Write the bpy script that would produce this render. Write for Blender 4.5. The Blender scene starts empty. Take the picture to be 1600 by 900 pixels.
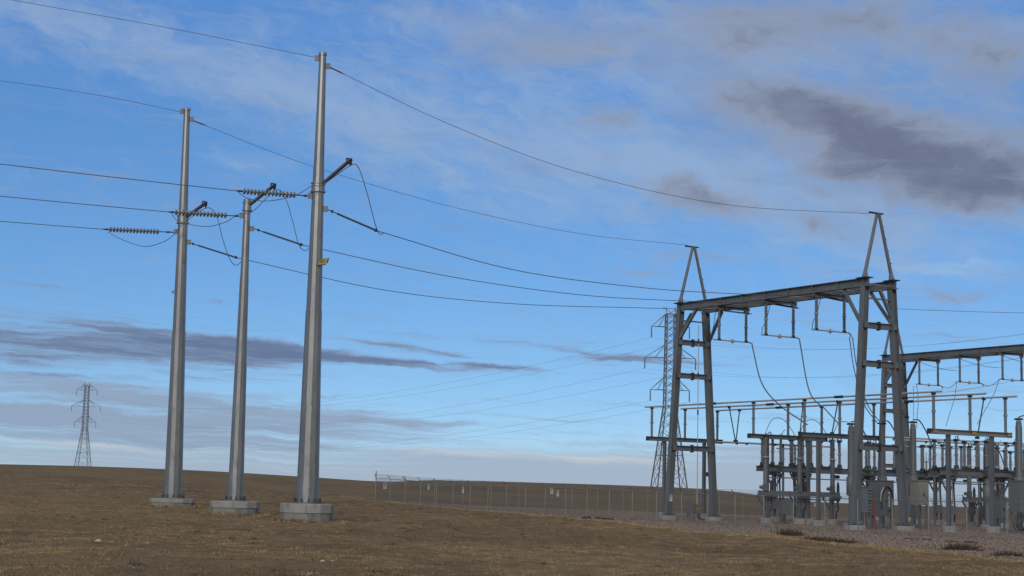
import bpy, math, random
import numpy as np
from mathutils import Vector, Matrix
random.seed(7); rng = np.random.default_rng(11)
R = math.radians
S = bpy.context.scene
C = S.collection
EYE = 1.8
# ------------------------------------------------------------------ camera
F = 2600.0; PITCH = math.atan((770-450)/F); ROLL = math.atan(0.0227)
cam = bpy.data.cameras.new('camera'); cam.lens = F/1600*36; cam.sensor_width = 36; cam.sensor_fit = 'HORIZONTAL'
cam.clip_start = 0.5; cam.clip_end = 60000
co = bpy.data.objects.new('camera', cam); C.objects.link(co)
CM = Matrix.Rotation(math.pi/2+PITCH, 3, 'X') @ Matrix.Rotation(ROLL, 3, 'Z')
co.matrix_world = Matrix.Translation((0,0,EYE)) @ CM.to_4x4()
S.camera = co
def ray(px, py):
    return CM @ Vector((px-800, 450-py, -F))
def P(px, py, d):
    """world point at horizontal distance d ahead, seen at photo pixel (px,py)"""
    v = ray(px, py); v = v*(d/v.y)
    return Vector((v.x, v.y, v.z+EYE))
def col(px, d, py=790):
    p = P(px, py, d); return Vector((p.x, p.y))
# ------------------------------------------------------------------ terrain
PXC = np.array([-900,-100,100,300,500,590,700,900,1100,1300,1500,1700,2500], float)
AC = (PXC-800)/F
DD = np.array([1,20,36,60,85,105,130,160,200,260,330,450,800,1600,20000], float)
ZT = np.array([
 [-1.8,-1.7,-1.75,-1.65,-1.5,-1.3,-.7,.3,1.4,2.4,3.0,4.0,6.7,4,-60],
 [-1.8,-1.7,-1.76,-1.7,-1.55,-1.32,-.75,.2,1.3,2.5,3.1,4.1,7.2,5,-60],
 [-1.8,-1.72,-1.78,-1.75,-1.65,-1.5,-.95,.0,1.1,2.4,3.1,4.2,7.3,5,-60],
 [-1.8,-1.75,-1.8,-1.85,-1.82,-1.65,-1.15,-.4,.6,1.9,2.7,3.8,6.6,4,-60],
 [-1.8,-1.78,-1.82,-1.92,-1.98,-1.95,-1.6,-.95,-.1,.9,1.65,2.7,4.6,2,-60],
 [-1.8,-1.8,-1.83,-1.93,-1.97,-1.92,-1.6,-1.05,-.5,.5,1.2,2.1,3.6,1,-60],
 [-1.8,-1.8,-1.85,-1.95,-1.95,-1.85,-1.62,-1.36,-1.0,.2,1.5,2.85,2.6,0,-60],
 [-1.8,-1.82,-1.88,-1.97,-1.92,-1.83,-1.7,-1.62,-1.5,-.6,1.1,2.75,2.4,-2,-60],
 [-1.8,-1.82,-1.9,-1.98,-1.96,-1.94,-1.9,-1.86,-1.8,-1.2,.6,2.2,1.5,-3,-60],
 [-1.8,-1.83,-1.93,-2.02,-2.03,-2.02,-2.0,-1.97,-1.95,-1.9,-1.6,-1.0,-1.2,-4,-60],
 [-1.8,-1.85,-1.95,-2.04,-2.06,-2.06,-2.04,-2.02,-2.0,-2.0,-1.98,-1.9,-1.9,-6,-60],
 [-1.8,-1.85,-1.95,-2.05,-2.08,-2.08,-2.06,-2.04,-2.02,-2.0,-2.0,-1.95,-1.9,-6,-60],
 [-1.8,-1.85,-1.95,-2.05,-2.08,-2.08,-2.06,-2.04,-2.02,-2.0,-2.0,-1.95,-1.9,-6,-60]], float) + EYE
LD = np.log(DD)
def herm(xs, t):
    """catmull-rom cell + weights for monotone non-uniform knots (index, 4 weights)"""
    i = np.clip(np.searchsorted(xs, t)-1, 0, len(xs)-2)
    h = xs[i+1]-xs[i]; s = np.clip((t-xs[i])/h, 0, 1)
    return i, s, h
def slopes(Z, xs, axis):
    Z = np.moveaxis(Z, axis, 0); d = np.diff(Z, axis=0)/np.diff(xs)[:,None]
    m = np.zeros_like(Z); m[0] = d[0]; m[-1] = d[-1]
    a, b = d[:-1], d[1:]
    m[1:-1] = np.where(a*b > 0, 2*a*b/np.where(a+b == 0, 1, a+b), 0)
    return np.moveaxis(m, 0, axis)
MZ = slopes(ZT, LD, 1)
def hb(s):
    return 2*s**3-3*s**2+1, s**3-2*s**2+s, -2*s**3+3*s**2, s**3-s**2
def Tn(x, y):
    x = np.asarray(x, float); y = np.asarray(y, float)
    d = np.maximum(np.hypot(x, y)*0.0+np.maximum(y, 1.0), 1.0)
    a = np.clip(x/d, AC[0], AC[-1])
    j, s, h = herm(LD, np.log(np.clip(d, 1, 19999)))
    h00,h10,h01,h11 = hb(s)
    Zc = [h00*ZT[k][j]+h10*h*MZ[k][j]+h01*ZT[k][j+1]+h11*h*MZ[k][j+1] for k in range(len(AC))]
    Zc = np.stack(Zc)                      # columns x points
    sh = Zc.shape[1:]; Zf = Zc.reshape(len(AC), -1)
    m = slopes(Zf, AC, 0)
    i, s, h = herm(AC, a.reshape(-1)); k = np.arange(Zf.shape[1])
    h00,h10,h01,h11 = hb(s)
    z = h00*Zf[i,k]+h10*h*m[i,k]+h01*Zf[i+1,k]+h11*h*m[i+1,k]
    return z.reshape(sh)
def T(x, y=None):
    if y is None: x, y = x[0], x[1]
    return float(Tn(np.array([x]), np.array([y]))[0])
# substation axes
U = Vector((.525,-.851,0)).normalized(); V = Vector((.851,.525,0)).normalized(); W = Vector((0,0,1))
# ------------------------------------------------------------------ materials
def nt(m):
    m.use_nodes = True; n = m.node_tree; n.nodes.clear(); return n
def mk(name, base, rough=.6, metal=0.0, var=.18, scale=3.0, bump=.0, stretch=(1,1,1), spec=.4, dirt=None, dirt_scale=.6, fine=40.0):
    m = bpy.data.materials.new(name); t = nt(m); N = t.nodes; L = t.links
    out = N.new('ShaderNodeOutputMaterial'); b = N.new('ShaderNodeBsdfPrincipled')
    L.new(b.outputs[0], out.inputs[0])
    tc = N.new('ShaderNodeTexCoord'); mp = N.new('ShaderNodeMapping'); mp.inputs['Scale'].default_value = stretch
    L.new(tc.outputs['Object'], mp.inputs[0])
    n1 = N.new('ShaderNodeTexNoise'); n1.inputs['Scale'].default_value = scale; n1.inputs['Detail'].default_value = 6; n1.inputs['Roughness'].default_value = .65
    L.new(mp.outputs[0], n1.inputs[0])
    n2 = N.new('ShaderNodeTexNoise'); n2.inputs['Scale'].default_value = fine; n2.inputs['Detail'].default_value = 3
    L.new(tc.outputs['Object'], n2.inputs[0])
    ad = N.new('ShaderNodeMath'); ad.operation = 'MULTIPLY_ADD'; ad.inputs[1].default_value = .35
    L.new(n2.outputs[0], ad.inputs[0]); L.new(n1.outputs[0], ad.inputs[2])
    rp = N.new('ShaderNodeMapRange'); rp.inputs[1].default_value = .35; rp.inputs[2].default_value = 1.0
    rp.inputs[3].default_value = 1-var; rp.inputs[4].default_value = 1+var
    L.new(ad.outputs[0], rp.inputs[0])
    mx = N.new('ShaderNodeVectorMath'); mx.operation = 'SCALE'; mx.inputs[0].default_value = base
    L.new(rp.outputs[0], mx.inputs['Scale'])
    src = mx.outputs[0]
    if dirt:
        n3 = N.new('ShaderNodeTexNoise'); n3.inputs['Scale'].default_value = dirt_scale; n3.inputs['Detail'].default_value = 8; n3.inputs['Roughness'].default_value = .7
        L.new(mp.outputs[0], n3.inputs[0])
        r3 = N.new('ShaderNodeMapRange'); r3.inputs[1].default_value = .5; r3.inputs[2].default_value = .72; L.new(n3.outputs[0], r3.inputs[0])
        m3 = N.new('ShaderNodeMix'); m3.data_type = 'RGBA'; L.new(r3.outputs[0], m3.inputs['Factor'])
        L.new(src, m3.inputs['A']); m3.inputs['B'].default_value = (*dirt, 1); src = m3.outputs['Result']
    L.new(src, b.inputs['Base Color'])
    rr = N.new('ShaderNodeMapRange'); rr.inputs[1].default_value = .3; rr.inputs[2].default_value = .9
    rr.inputs[3].default_value = max(.05, rough-.1); rr.inputs[4].default_value = min(1, rough+.12)
    L.new(ad.outputs[0], rr.inputs[0]); L.new(rr.outputs[0], b.inputs['Roughness'])
    b.inputs['Metallic'].default_value = metal; b.inputs['Specular IOR Level'].default_value = spec
    if bump:
        bp = N.new('ShaderNodeBump'); bp.inputs['Strength'].default_value = bump; bp.inputs['Distance'].default_value = .03
        L.new(ad.outputs[0], bp.inputs['Height']); L.new(bp.outputs[0], b.inputs['Normal'])
    return m
M = {}
M['pole'] = mk('galvanized_pole', (.27,.275,.28), .40, .8, .45, 2.6, 0, (1,1,.3), .5, (.15,.155,.165), 1.3)
M['steel'] = mk('weathered_steel', (.16,.176,.19), .5, .35, .28, 2.2, 0, (1,1,.3), .4, (.095,.098,.10), 1.1)
M['steel_light'] = mk('galvanized_steel', (.24,.255,.27), .5, .4, .18, 2, 0, (1,1,.4), .4, (.17,.175,.18), .7)
M['dark'] = mk('dark_hardware', (.045,.046,.05), .5, .4, .3, 5)
M['porcelain'] = mk('grey_porcelain', (.125,.135,.145), .35, 0, .12, 4, 0, (1,1,1), .5)
M['disc'] = mk('glazed_disc', (.16,.16,.15), .3, 0, .2, 6, 0, (1,1,1), .5)
M['polymer'] = mk('dark_polymer', (.05,.048,.05), .5, 0, .2, 5)
M['alu'] = mk('aluminium_tube', (.47,.45,.43), .45, .45, .15, 2.5)
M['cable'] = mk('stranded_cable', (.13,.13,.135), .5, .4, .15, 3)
M['cable_far'] = mk('pale_far_cable', (.22,.24,.27), .6, .2, .1, 3)  # lighter colour stands in for the faintness of the distant lines
M['concrete'] = mk('cast_concrete', (.29,.29,.275), .9, 0, .24, 1.8, .5, (1,1,.45), .2, (.155,.152,.14), 1.5)
M['concrete_low'] = mk('rough_concrete', (.215,.212,.20), .95, 0, .28, 2.4, .8, (1,1,.4), .1, (.10,.095,.082), 1.8)
M['cabinet'] = mk('beige_grey_paint', (.22,.22,.195), .5, 0, .14, 2, 0, (1,1,.3), .4, (.2,.195,.17), .8)
M['box'] = mk('grey_paint', (.13,.138,.145), .5, .1, .15, 2)
M['fence'] = mk('galvanized_fence', (.21,.21,.205), .55, .4, .15, 3)
M['fence_mesh'] = mk('chain_link_wire', (.13,.132,.135), .6, .3, .15, 3)
M['white'] = mk('sign_white', (.6,.59,.57), .6, 0, .06, 3)
M['red'] = mk('red_paint', (.26,.03,.028), .6, 0, .15, 3)
M['yellow'] = mk('yellow_paint', (.29,.215,.06), .6, 0, .12, 4)
M['black'] = mk('black_paint', (.02,.02,.02), .6, 0, .1, 4)
M['lattice'] = mk('lattice_steel', (.15,.16,.175), .6, .3, .15, 1)
M['twig'] = mk('dead_twigs', (.075,.052,.034), .9, 0, .3, 8)
M['palestone'] = mk('pale_stone', (.42,.40,.36), .9, 0, .2, 4, .2)
M['darkstone'] = mk('dark_stone', (.05,.035,.03), .9, 0, .3, 4, .2)
M['wood'] = mk('old_wood', (.06,.048,.04), .9, 0, .3, 4, .2)

# ------------------------------------------------------------------ mesh builder
def frame_of(d, up=None):
    d = d.normalized(); up = up or (W if abs(d.z) < .95 else V)
    x = up.cross(d)
    if x.length < 1e-5: x = U.cross(d)
    x.normalize(); y = d.cross(x).normalized()
    return x, y, d
class MB:
    def __init__(s): s.v = []; s.f = []; s.sm = []
    def add(s, vs, fs, smooth=False):
        o = len(s.v); s.v += [Vector(a) for a in vs]
        s.f += [tuple(i+o for i in f) for f in fs]; s.sm += [smooth]*len(fs); return s
    def box(s, c, sx, sy, sz, ax=None):
        c = Vector(c); a, b, w = ax or (U, V, W)
        vs = [c+a*(sx/2*i)+b*(sy/2*j)+w*(sz/2*k) for i in (-1,1) for j in (-1,1) for k in (-1,1)]
        return s.add(vs, [(0,1,3,2),(4,6,7,5),(0,4,5,1),(2,3,7,6),(0,2,6,4),(1,5,7,3)])
    def bar(s, p, q, w, h, up=None):
        p = Vector(p); q = Vector(q); x, y, d = frame_of(q-p, up)
        return s.box((p+q)/2, w, h, (q-p).length, (x, y, d))
    def ibeam(s, p, q, wid, dep, up=None, tf=.035, tw=.03):
        """wide-flange section: depth along 'up', flange width across it"""
        p = Vector(p); q = Vector(q); x, y, d = frame_of(q-p, up); l = (q-p).length; c = (p+q)/2
        s.box(c+y*(dep/2-tf/2), wid, tf, l, (x,y,d)); s.box(c-y*(dep/2-tf/2), wid, tf, l, (x,y,d))
        return s.box(c, tw, dep-2*tf-.002, l, (x,y,d))
    def tube(s, pts, r, n=8, smooth=True, caps=True):
        pts = [Vector(p) for p in pts]; rs = r if hasattr(r, '__len__') else [r]*len(pts)
        o = []; px = None
        for i, p in enumerate(pts):
            d = (pts[min(i+1,len(pts)-1)]-pts[max(i-1,0)]).normalized()
            if px is None: x, y, _ = frame_of(d)
            else:
                x = (px-d*px.dot(d)).normalized(); y = d.cross(x)
            px = x
            o += [p+x*(rs[i]*math.cos(2*math.pi*k/n))+y*(rs[i]*math.sin(2*math.pi*k/n)) for k in range(n)]
        fs = []
        for i in range(len(pts)-1):
            for k in range(n):
                a = i*n+k; b = i*n+(k+1)%n; fs.append((a,b,b+n,a+n))
        s.add(o, fs, smooth)
        if caps:
            m = (len(pts)-1)*n
            s.add([o[k] for k in range(n)], [tuple(reversed(range(n)))]); s.add([o[m+k] for k in range(n)], [tuple(range(n))])
        return s
    def lathe(s, p, q, prof, n=12, smooth=True, rot=0):
        """prof: list of (t metres along p->q, radius)"""
        p = Vector(p); q = Vector(q); x, y, d = frame_of(q-p)
        o = []
        for t, r in prof:
            o += [p+d*t+x*(r*math.cos(2*math.pi*k/n+rot))+y*(r*math.sin(2*math.pi*k/n+rot)) for k in range(n)]
        fs = []
        for i in range(len(prof)-1):
            for k in range(n):
                a = i*n+k; b = i*n+(k+1)%n; fs.append((a,b,b+n,a+n))
        s.add(o, fs, smooth)
        m = (len(prof)-1)*n
        s.add(o[:n], [tuple(reversed(range(n)))]); s.add(o[m:m+n], [tuple(range(n))])
        return s
    def ring(s, c, axis, Rr, r, n=16, m=6):
        x, y, d = frame_of(Vector(axis)); c = Vector(c); o = []; fs = []
        for i in range(n):
            a = 2*math.pi*i/n; e = x*math.cos(a)+y*math.sin(a)
            for k in range(m):
                b = 2*math.pi*k/m; o.append(c+e*(Rr+r*math.cos(b))+d*(r*math.sin(b)))
        for i in range(n):
            for k in range(m):
                fs.append((i*m+k, ((i+1)%n)*m+k, ((i+1)%n)*m+(k+1)%m, i*m+(k+1)%m))
        return s.add(o, fs, True)
    def build(s, name, mat, parent=None, loc=None):
        o0 = Vector((0,0,0)); r = parent
        while r is not None:
            o0 += Vector(r.location); r = r.parent
        if parent is None and loc is not None: o0 = Vector(loc)
        me = bpy.data.meshes.new(name)
        me.from_pydata([v-o0 for v in s.v], [], s.f)
        me.polygons.foreach_set('use_smooth', s.sm)
        me.materials.append(mat); me.update()
        o = bpy.data.objects.new(name, me); C.objects.link(o)
        if parent is not None: o.parent = parent
        elif loc is not None: o.location = loc
        return o
def tag(o, label, cat, group=None):
    o['label'] = label; o['category'] = cat
    if group: o['group'] = group
    return o
def thing(name, label, cat, loc=(0,0,0), group=None):
    o = bpy.data.objects.new(name, None); C.objects.link(o); o.location = loc; o.empty_display_size = .3
    return tag(o, label, cat, group)
def dup_part(o, parent, off=(0,0,0)):
    c = o.copy(); C.objects.link(c); c.parent = parent; c.location = Vector(o.location)+Vector(off)
    for ch in list(o.children): dup_part(ch, c)
    return c
def crv(pts, n=10):
    """Catmull-Rom through points"""
    p = [Vector(a) for a in pts]; p = [2*p[0]-p[1]]+p+[2*p[-1]-p[-2]]; o = []
    for i in range(1, len(p)-2):
        for k in range(n):
            t = k/n
            o.append(.5*((2*p[i])+(p[i+1]-p[i-1])*t+(2*p[i-1]-5*p[i]+4*p[i+1]-p[i+2])*t*t+(3*p[i]-p[i-1]-3*p[i+1]+p[i+2])*t**3))
    o.append(p[-2]); return o
def sagc(a, b, sag, n=40):
    a = Vector(a); b = Vector(b)
    return [a.lerp(b, i/n)-W*(4*sag*(i/n)*(1-i/n)) for i in range(n+1)]
def mb(): return MB()

# ------------------------------------------------------------------ ground
def fbm(x, y, seed, octs):
    """sum of random directional sines: smooth non-repeating undulation"""
    r = np.random.default_rng(seed); z = np.zeros_like(x)
    for wl, am in octs:
        for k in range(5):
            th = r.uniform(0, 2*math.pi); w = wl*r.uniform(.7, 1.4); ph = r.uniform(0, 6.28)
            z += am*.45*np.sin((x*math.cos(th)+y*math.sin(th))*2*math.pi/w+ph)
    return z
# edge between the prairie grass and the gravel pad
EDGE = [(560,786,166),(620,789,158),(700,796,147),(900,808.5,122),(1000,819,106),(1100,832,92),(1300,848,78),(1500,865,67),(1600,873,62.5),(1900,900,52)]
EP = np.array([list(col(px, d, py)) for px, py, d in EDGE])
def edge_dist(x, y):
    """signed: >0 on the gravel side (beyond the edge line)"""
    yy = np.interp(x, EP[:,0], EP[:,1]); return (y-yy)*.75
def bumps(x, y):
    d = np.maximum(np.hypot(x, y), 1)
    g = 1-np.clip((edge_dist(x, y)+1.5)/3, 0, 1)*((x > EP[0,0])&(x < 60))
    k = np.clip(1.2-d/420, .15, 1)
    return k*g*(fbm(x, y, 3, [(14, .05),(6, .045),(2.6, .035),(1.3, .022)]))
def Tg(x, y): return Tn(x, y)+bumps(x, y)
def grid_mesh(name, A, D, mat, zfun, keep=None):
    a, d = np.meshgrid(A, D); x = (np.sin(a)*d); y = (np.cos(a)*d)
    z = zfun(x.ravel(), y.ravel()); v = np.stack([x.ravel(), y.ravel(), z], 1)
    nA, nD = len(A), len(D); i = np.arange((nD-1)*(nA-1)); r, c = i//(nA-1), i % (nA-1)
    f = np.stack([r*nA+c, r*nA+c+1, (r+1)*nA+c+1, (r+1)*nA+c], 1)
    if keep is not None: f = f[keep(x.ravel()[f].mean(1), y.ravel()[f].mean(1))]
    me = bpy.data.meshes.new(name); me.vertices.add(len(v)); me.vertices.foreach_set('co', v.ravel())
    me.loops.add(f.size); me.loops.foreach_set('vertex_index', f.ravel().astype(np.int32))
    me.polygons.add(len(f)); me.polygons.foreach_set('loop_start', np.arange(0, f.size, 4, dtype=np.int32))
    me.polygons.foreach_set('use_smooth', np.ones(len(f), bool))
    me.update(calc_edges=True); me.validate(); me.materials.append(mat)
    o = bpy.data.objects.new(name, me); C.objects.link(o); o['kind'] = 'structure'; return o
def ground_mat():
    m = bpy.data.materials.new('prairie_soil'); t = nt(m); N = t.nodes; L = t.links
    out = N.new('ShaderNodeOutputMaterial'); b = N.new('ShaderNodeBsdfPrincipled'); L.new(b.outputs[0], out.inputs[0])
    tc = N.new('ShaderNodeTexCoord')
    def noise(sc, det, rough=.6, sx=1, sy=1):
        mp = N.new('ShaderNodeMapping'); mp.inputs['Scale'].default_value = (sx, sy, 1); L.new(tc.outputs['Object'], mp.inputs[0])
        n = N.new('ShaderNodeTexNoise'); n.inputs['Scale'].default_value = sc; n.inputs['Detail'].default_value = det; n.inputs['Roughness'].default_value = rough
        L.new(mp.outputs[0], n.inputs[0]); return n.outputs[0]
    def ramp(src, cs):
        r = N.new('ShaderNodeValToRGB'); e = r.color_ramp.elements
        while len(e) < len(cs): e.new(.5)
        for k, (p, c) in enumerate(cs): e[k].position = p; e[k].color = (*c, 1)
        L.new(src, r.inputs[0]); return r.outputs[0]
    def mix(f, a, b2, mode='MIX'):
        x = N.new('ShaderNodeMix'); x.data_type = 'RGBA'; x.blend_type = mode
        if isinstance(f, float): x.inputs['Factor'].default_value = f
        else: L.new(f, x.inputs['Factor'])
        L.new(a, x.inputs['A']); L.new(b2, x.inputs['B']); return x.outputs['Result']
    big = ramp(noise(.05, 6, .62, 1, .6), [(.36,(.085,.062,.04)),(.5,(.19,.14,.08)),(.64,(.30,.22,.115))])
    mid = ramp(noise(.45, 6, .7), [(.36,(.06,.046,.034)),(.5,(.145,.108,.07)),(.66,(.24,.18,.112))])
    fin = ramp(noise(5.0, 6, .75), [(.34,(.06,.046,.033)),(.5,(.14,.104,.066)),(.7,(.225,.17,.105))])
    c = mix(.55, big, mid); c = mix(.4, c, fin)
    L.new(c, b.inputs['Base Color']); b.inputs['Roughness'].default_value = 1; b.inputs['Specular IOR Level'].default_value = .05
    bp = N.new('ShaderNodeBump'); bp.inputs['Strength'].default_value = .35; bp.inputs['Distance'].default_value = .06
    L.new(noise(7, 6, .75), bp.inputs['Height']); L.new(bp.outputs[0], b.inputs['Normal'])
    return m
M['soil'] = ground_mat()
fov = R(21)
A = np.concatenate([np.linspace(-math.pi, -fov, 40)[:-1], np.linspace(-fov, fov, 520), np.linspace(fov, math.pi, 40)[1:]])
def cyl(x, y): return x, y
Dd = np.concatenate([np.geomspace(1.5, 30, 24)[:-1], np.geomspace(30, 200, 330)[:-1], np.geomspace(200, 1000, 120)[:-1], np.geomspace(1000, 19000, 30)])
ground = grid_mesh('ground', A, Dd, M['soil'], Tg)
def gravel_mat():
    m = bpy.data.materials.new('crushed_gravel'); t = nt(m); N = t.nodes; L = t.links
    out = N.new('ShaderNodeOutputMaterial'); b = N.new('ShaderNodeBsdfPrincipled'); L.new(b.outputs[0], out.inputs[0])
    tc = N.new('ShaderNodeTexCoord')
    vo = N.new('ShaderNodeTexVoronoi'); vo.inputs['Scale'].default_value = 9; L.new(tc.outputs['Object'], vo.inputs[0])
    r = N.new('ShaderNodeValToRGB'); e = r.color_ramp.elements; e.new(.5); e.new(.8)
    for k, (p, c) in enumerate([(0,(.12,.092,.078)),(.4,(.19,.147,.122)),(.75,(.25,.195,.165)),(1,(.33,.27,.235))]): e[k].position = p; e[k].color = (*c, 1)
    sp = N.new('ShaderNodeSeparateColor'); L.new(vo.outputs['Color'], sp.inputs[0]); L.new(sp.outputs[0], r.inputs[0])
    n = N.new('ShaderNodeTexNoise'); n.inputs['Scale'].default_value = .25; n.inputs['Detail'].default_value = 6; L.new(tc.outputs['Object'], n.inputs[0])
    mr = N.new('ShaderNodeMapRange'); mr.inputs[1].default_value = .3; mr.inputs[2].default_value = .7; mr.inputs[3].default_value = .72; mr.inputs[4].default_value = 1.15; L.new(n.outputs[0], mr.inputs[0])
    s = N.new('ShaderNodeVectorMath'); s.operation = 'SCALE'; L.new(r.outputs[0], s.inputs[0]); L.new(mr.outputs[0], s.inputs['Scale'])
    L.new(s.outputs[0], b.inputs['Base Color']); b.inputs['Roughness'].default_value = .95; b.inputs['Specular IOR Level'].default_value = .1
    bp = N.new('ShaderNodeBump'); bp.inputs['Strength'].default_value = .9; bp.inputs['Distance'].default_value = .06
    L.new(vo.outputs['Distance'], bp.inputs['Height']); bp.invert = True; L.new(bp.outputs[0], b.inputs['Normal'])
    return m
M['gravel'] = gravel_mat()
COR = col(586.5, 164, 781)          # fence corner
def pad_keep(x, y):
    wob = fbm(x, y, 21, [(9, .9),(3, .5),(1.2, .3)])
    rel_u = (x-COR.x)*U.x+(y-COR.y)*U.y; rel_v = (x-COR.x)*V.x+(y-COR.y)*V.y
    return (edge_dist(x, y) > wob*.5) & (rel_u > -2) & (rel_v > -40) & (rel_v < 95) & (x < 95) & (x > EP[0,0]+1)
padA = np.linspace(-R(7), R(30), 420); padD = np.geomspace(45, 250, 420)
pad = grid_mesh('gravel_pad', padA, padD, M['gravel'], lambda x, y: Tg(x, y)+.012, pad_keep)

# ------------------------------------------------------------------ dry grass blades and loose stones (uncountable)
def tri_mesh(name, v, f, mats, midx=None, smooth=False):
    me = bpy.data.meshes.new(name); k = f.shape[1]
    me.vertices.add(len(v)); me.vertices.foreach_set('co', v.astype(np.float32).ravel())
    me.loops.add(f.size); me.loops.foreach_set('vertex_index', f.ravel().astype(np.int32))
    me.polygons.add(len(f)); me.polygons.foreach_set('loop_start', np.arange(0, f.size, k, dtype=np.int32))
    for m in mats: me.materials.append(m)
    if midx is not None: me.polygons.foreach_set('material_index', midx.astype(np.int32))
    if smooth: me.polygons.foreach_set('use_smooth', np.ones(len(f), bool))
    me.update(calc_edges=True)
    o = bpy.data.objects.new(name, me); C.objects.link(o); return o
G = [mk('dry_grass_tan', (.345,.25,.14), .95, 0, .25, .3, spec=.08), mk('dry_grass_brown', (.255,.18,.10), .95, 0, .25, .3, spec=.08),
     mk('dry_grass_straw', (.40,.315,.18), .95, 0, .2, .3, spec=.08), mk('dead_grass_dark', (.11,.083,.058), .95, 0, .25, .3, spec=.08)]
def scatter(n, dmin, dmax, amin, amax, p=1.0):
    u = rng.random(n); d = (dmin**p+(dmax**p-dmin**p)*u)**(1/p); a = rng.uniform(amin, amax, n)
    return a*d, d
def blades(name, x, y, per, h0, spread, mats, wts, label):
    n = len(x); X = np.repeat(x, per)+rng.normal(0, spread, n*per); Y = np.repeat(y, per)+rng.normal(0, spread, n*per)
    Z = Tg(X, Y)-.01; dist = np.hypot(X, Y)
    H = np.repeat(rng.uniform(.5, 1.3, n), per)*h0*rng.uniform(.6, 1.3, n*per)
    th = rng.uniform(0, 2*math.pi, n*per); ln = rng.uniform(.2, 1.2, n*per)*H
    wd = .006+.00016*dist
    tx, ty = np.cos(th), np.sin(th); ph = rng.uniform(0, math.pi, n*per); wx, wy = np.cos(ph)*wd, np.sin(ph)*wd
    v = np.empty((n*per, 3, 3)); v[:,0] = np.stack([X-wx, Y-wy, Z], 1); v[:,1] = np.stack([X+wx, Y+wy, Z], 1)
    v[:,2] = np.stack([X+tx*ln, Y+ty*ln, Z+H], 1)
    f = np.arange(n*per*3).reshape(-1, 3)
    tone = fbm(x, y, 55, [(38, .55),(17, .5),(7, .3)])+rng.normal(0, .22, n)     # broad light bands and shadows painted as patches: straw here, dark thatch there
    pick = rng.choice(len(mats), n, p=wts)
    if len(mats) == 4:
        pick = np.where((tone > .25) & (pick == 1), 0, pick); pick = np.where((tone < -.25) & (pick == 0), 1, pick); pick = np.where((tone < -.5) & (rng.random(n) < .45), 3, pick)
    mi = np.repeat(pick, per)
    o = tri_mesh(name, v.reshape(-1, 3), f, mats, mi); o['kind'] = 'stuff'; o['label'] = label; o['category'] = 'grass'
    return o
x, y = scatter(110000, 31, 175, -.34, .34, .55)
patch = fbm(x, y, 31, [(9, .5),(3.2, .5),(1.4, .4)])
k = (edge_dist(x, y) < .4) | (x < EP[0,0]); k &= patch > rng.normal(-.1, .45, len(x))
blades('dry_grass', x[k], y[k], 7, .042, .08, G, [.42,.42,.08,.08], 'short dry brown prairie grass covering the sloping field')
# scattered taller clumps
x, y = scatter(2300, 31, 170, -.34, .34, .7); patch = fbm(x, y, 77, [(11, .6),(4, .5)])
k = ((edge_dist(x, y) < .2) | (x < EP[0,0])) & (patch > rng.normal(.15, .5, len(x)))
blades('grass_clumps', x[k], y[k], 30, .075, .1, [G[0], G[1], G[2], G[3]], [.25,.35,.05,.35], 'scattered taller clumps of dead grass in the field')
# weeds against the pole footings
wx, wy = [], []
for px, py, d in ((480,815,98),(367.5,806.5,107),(270,790.5,115)):
    o = col(px, d, py); n_ = 520; th = rng.uniform(0, 6.28, n_); rr = 1.58+np.abs(rng.normal(0, .28, n_)); wx.append(o.x+np.cos(th)*rr); wy.append(o.y+np.sin(th)*rr)
blades('footing_weeds', np.concatenate(wx), np.concatenate(wy), 9, .15, .06, [G[0], G[1], G[2], G[3]], [.35,.25,.2,.2], 'straggling dead grass around the pole footings')
# taller straw along the gravel edge
x, y = scatter(70000, 50, 160, -.1, .34, .6)
e = edge_dist(x, y); k = (np.abs(e+.5) < .75+.35*fbm(x, y, 5, [(7, .8)])) & (x > EP[0,0])
blades('straw_fringe', x[k], y[k], 8, .13, .08, [G[2],G[0],mk('yellow_straw', (.34,.245,.09), .95, 0, .2, .3, spec=.08)], [.3,.3,.4], 'yellow straw grass fringing the edge of the gravel pad')
# stones
SM = [mk('stone_pink', (.30,.23,.19), .9, 0, .25, 6, spec=.2), mk('stone_grey', (.22,.18,.155), .9, 0, .25, 6, spec=.2), mk('stone_pale', (.36,.315,.27), .9, 0, .2, 6, spec=.2), mk('stone_dark', (.11,.092,.08), .9, 0, .25, 6, spec=.2)]
def stones(name, x, y, smin, smax, label):
    n = len(x); base = np.array([[1,0,0],[-.6,.8,0],[-.5,-.85,.1],[.2,.1,.75],[.1,-.1,-.4]]); fb = np.array([[0,1,3],[1,2,3],[2,0,3],[1,0,4],[2,1,4],[0,2,4]])
    sz = rng.uniform(smin, smax, n)*rng.uniform(.6, 1.2, n); th = rng.uniform(0, 6.28, n); z = Tg(x, y)+.015
    v = base[None]*rng.uniform(.6, 1.2, (n, 5, 3)); c, s = np.cos(th)[:,None], np.sin(th)[:,None]
    vx = v[:,:,0]*c-v[:,:,1]*s; vy = v[:,:,0]*s+v[:,:,1]*c
    v = np.stack([vx*sz[:,None]+x[:,None], vy*sz[:,None]+y[:,None], v[:,:,2]*sz[:,None]+z[:,None]+sz[:,None]*.2], 2)
    f = (fb[None]+(np.arange(n)*5)[:,None,None]).reshape(-1, 3)
    mi = np.repeat(rng.choice(4, n, p=[.4,.32,.12,.16]), 6)
    o = tri_mesh(name, v.reshape(-1, 3), f, SM, mi); o['kind'] = 'stuff'; o['label'] = label; o['category'] = 'gravel'
x, y = scatter(150000, 52, 175, -.085, .36, .8)
k = pad_keep(x, y); stones('loose_gravel', x[k], y[k], .026, .062, 'loose pinkish crushed stones spread over the substation pad')

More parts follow.
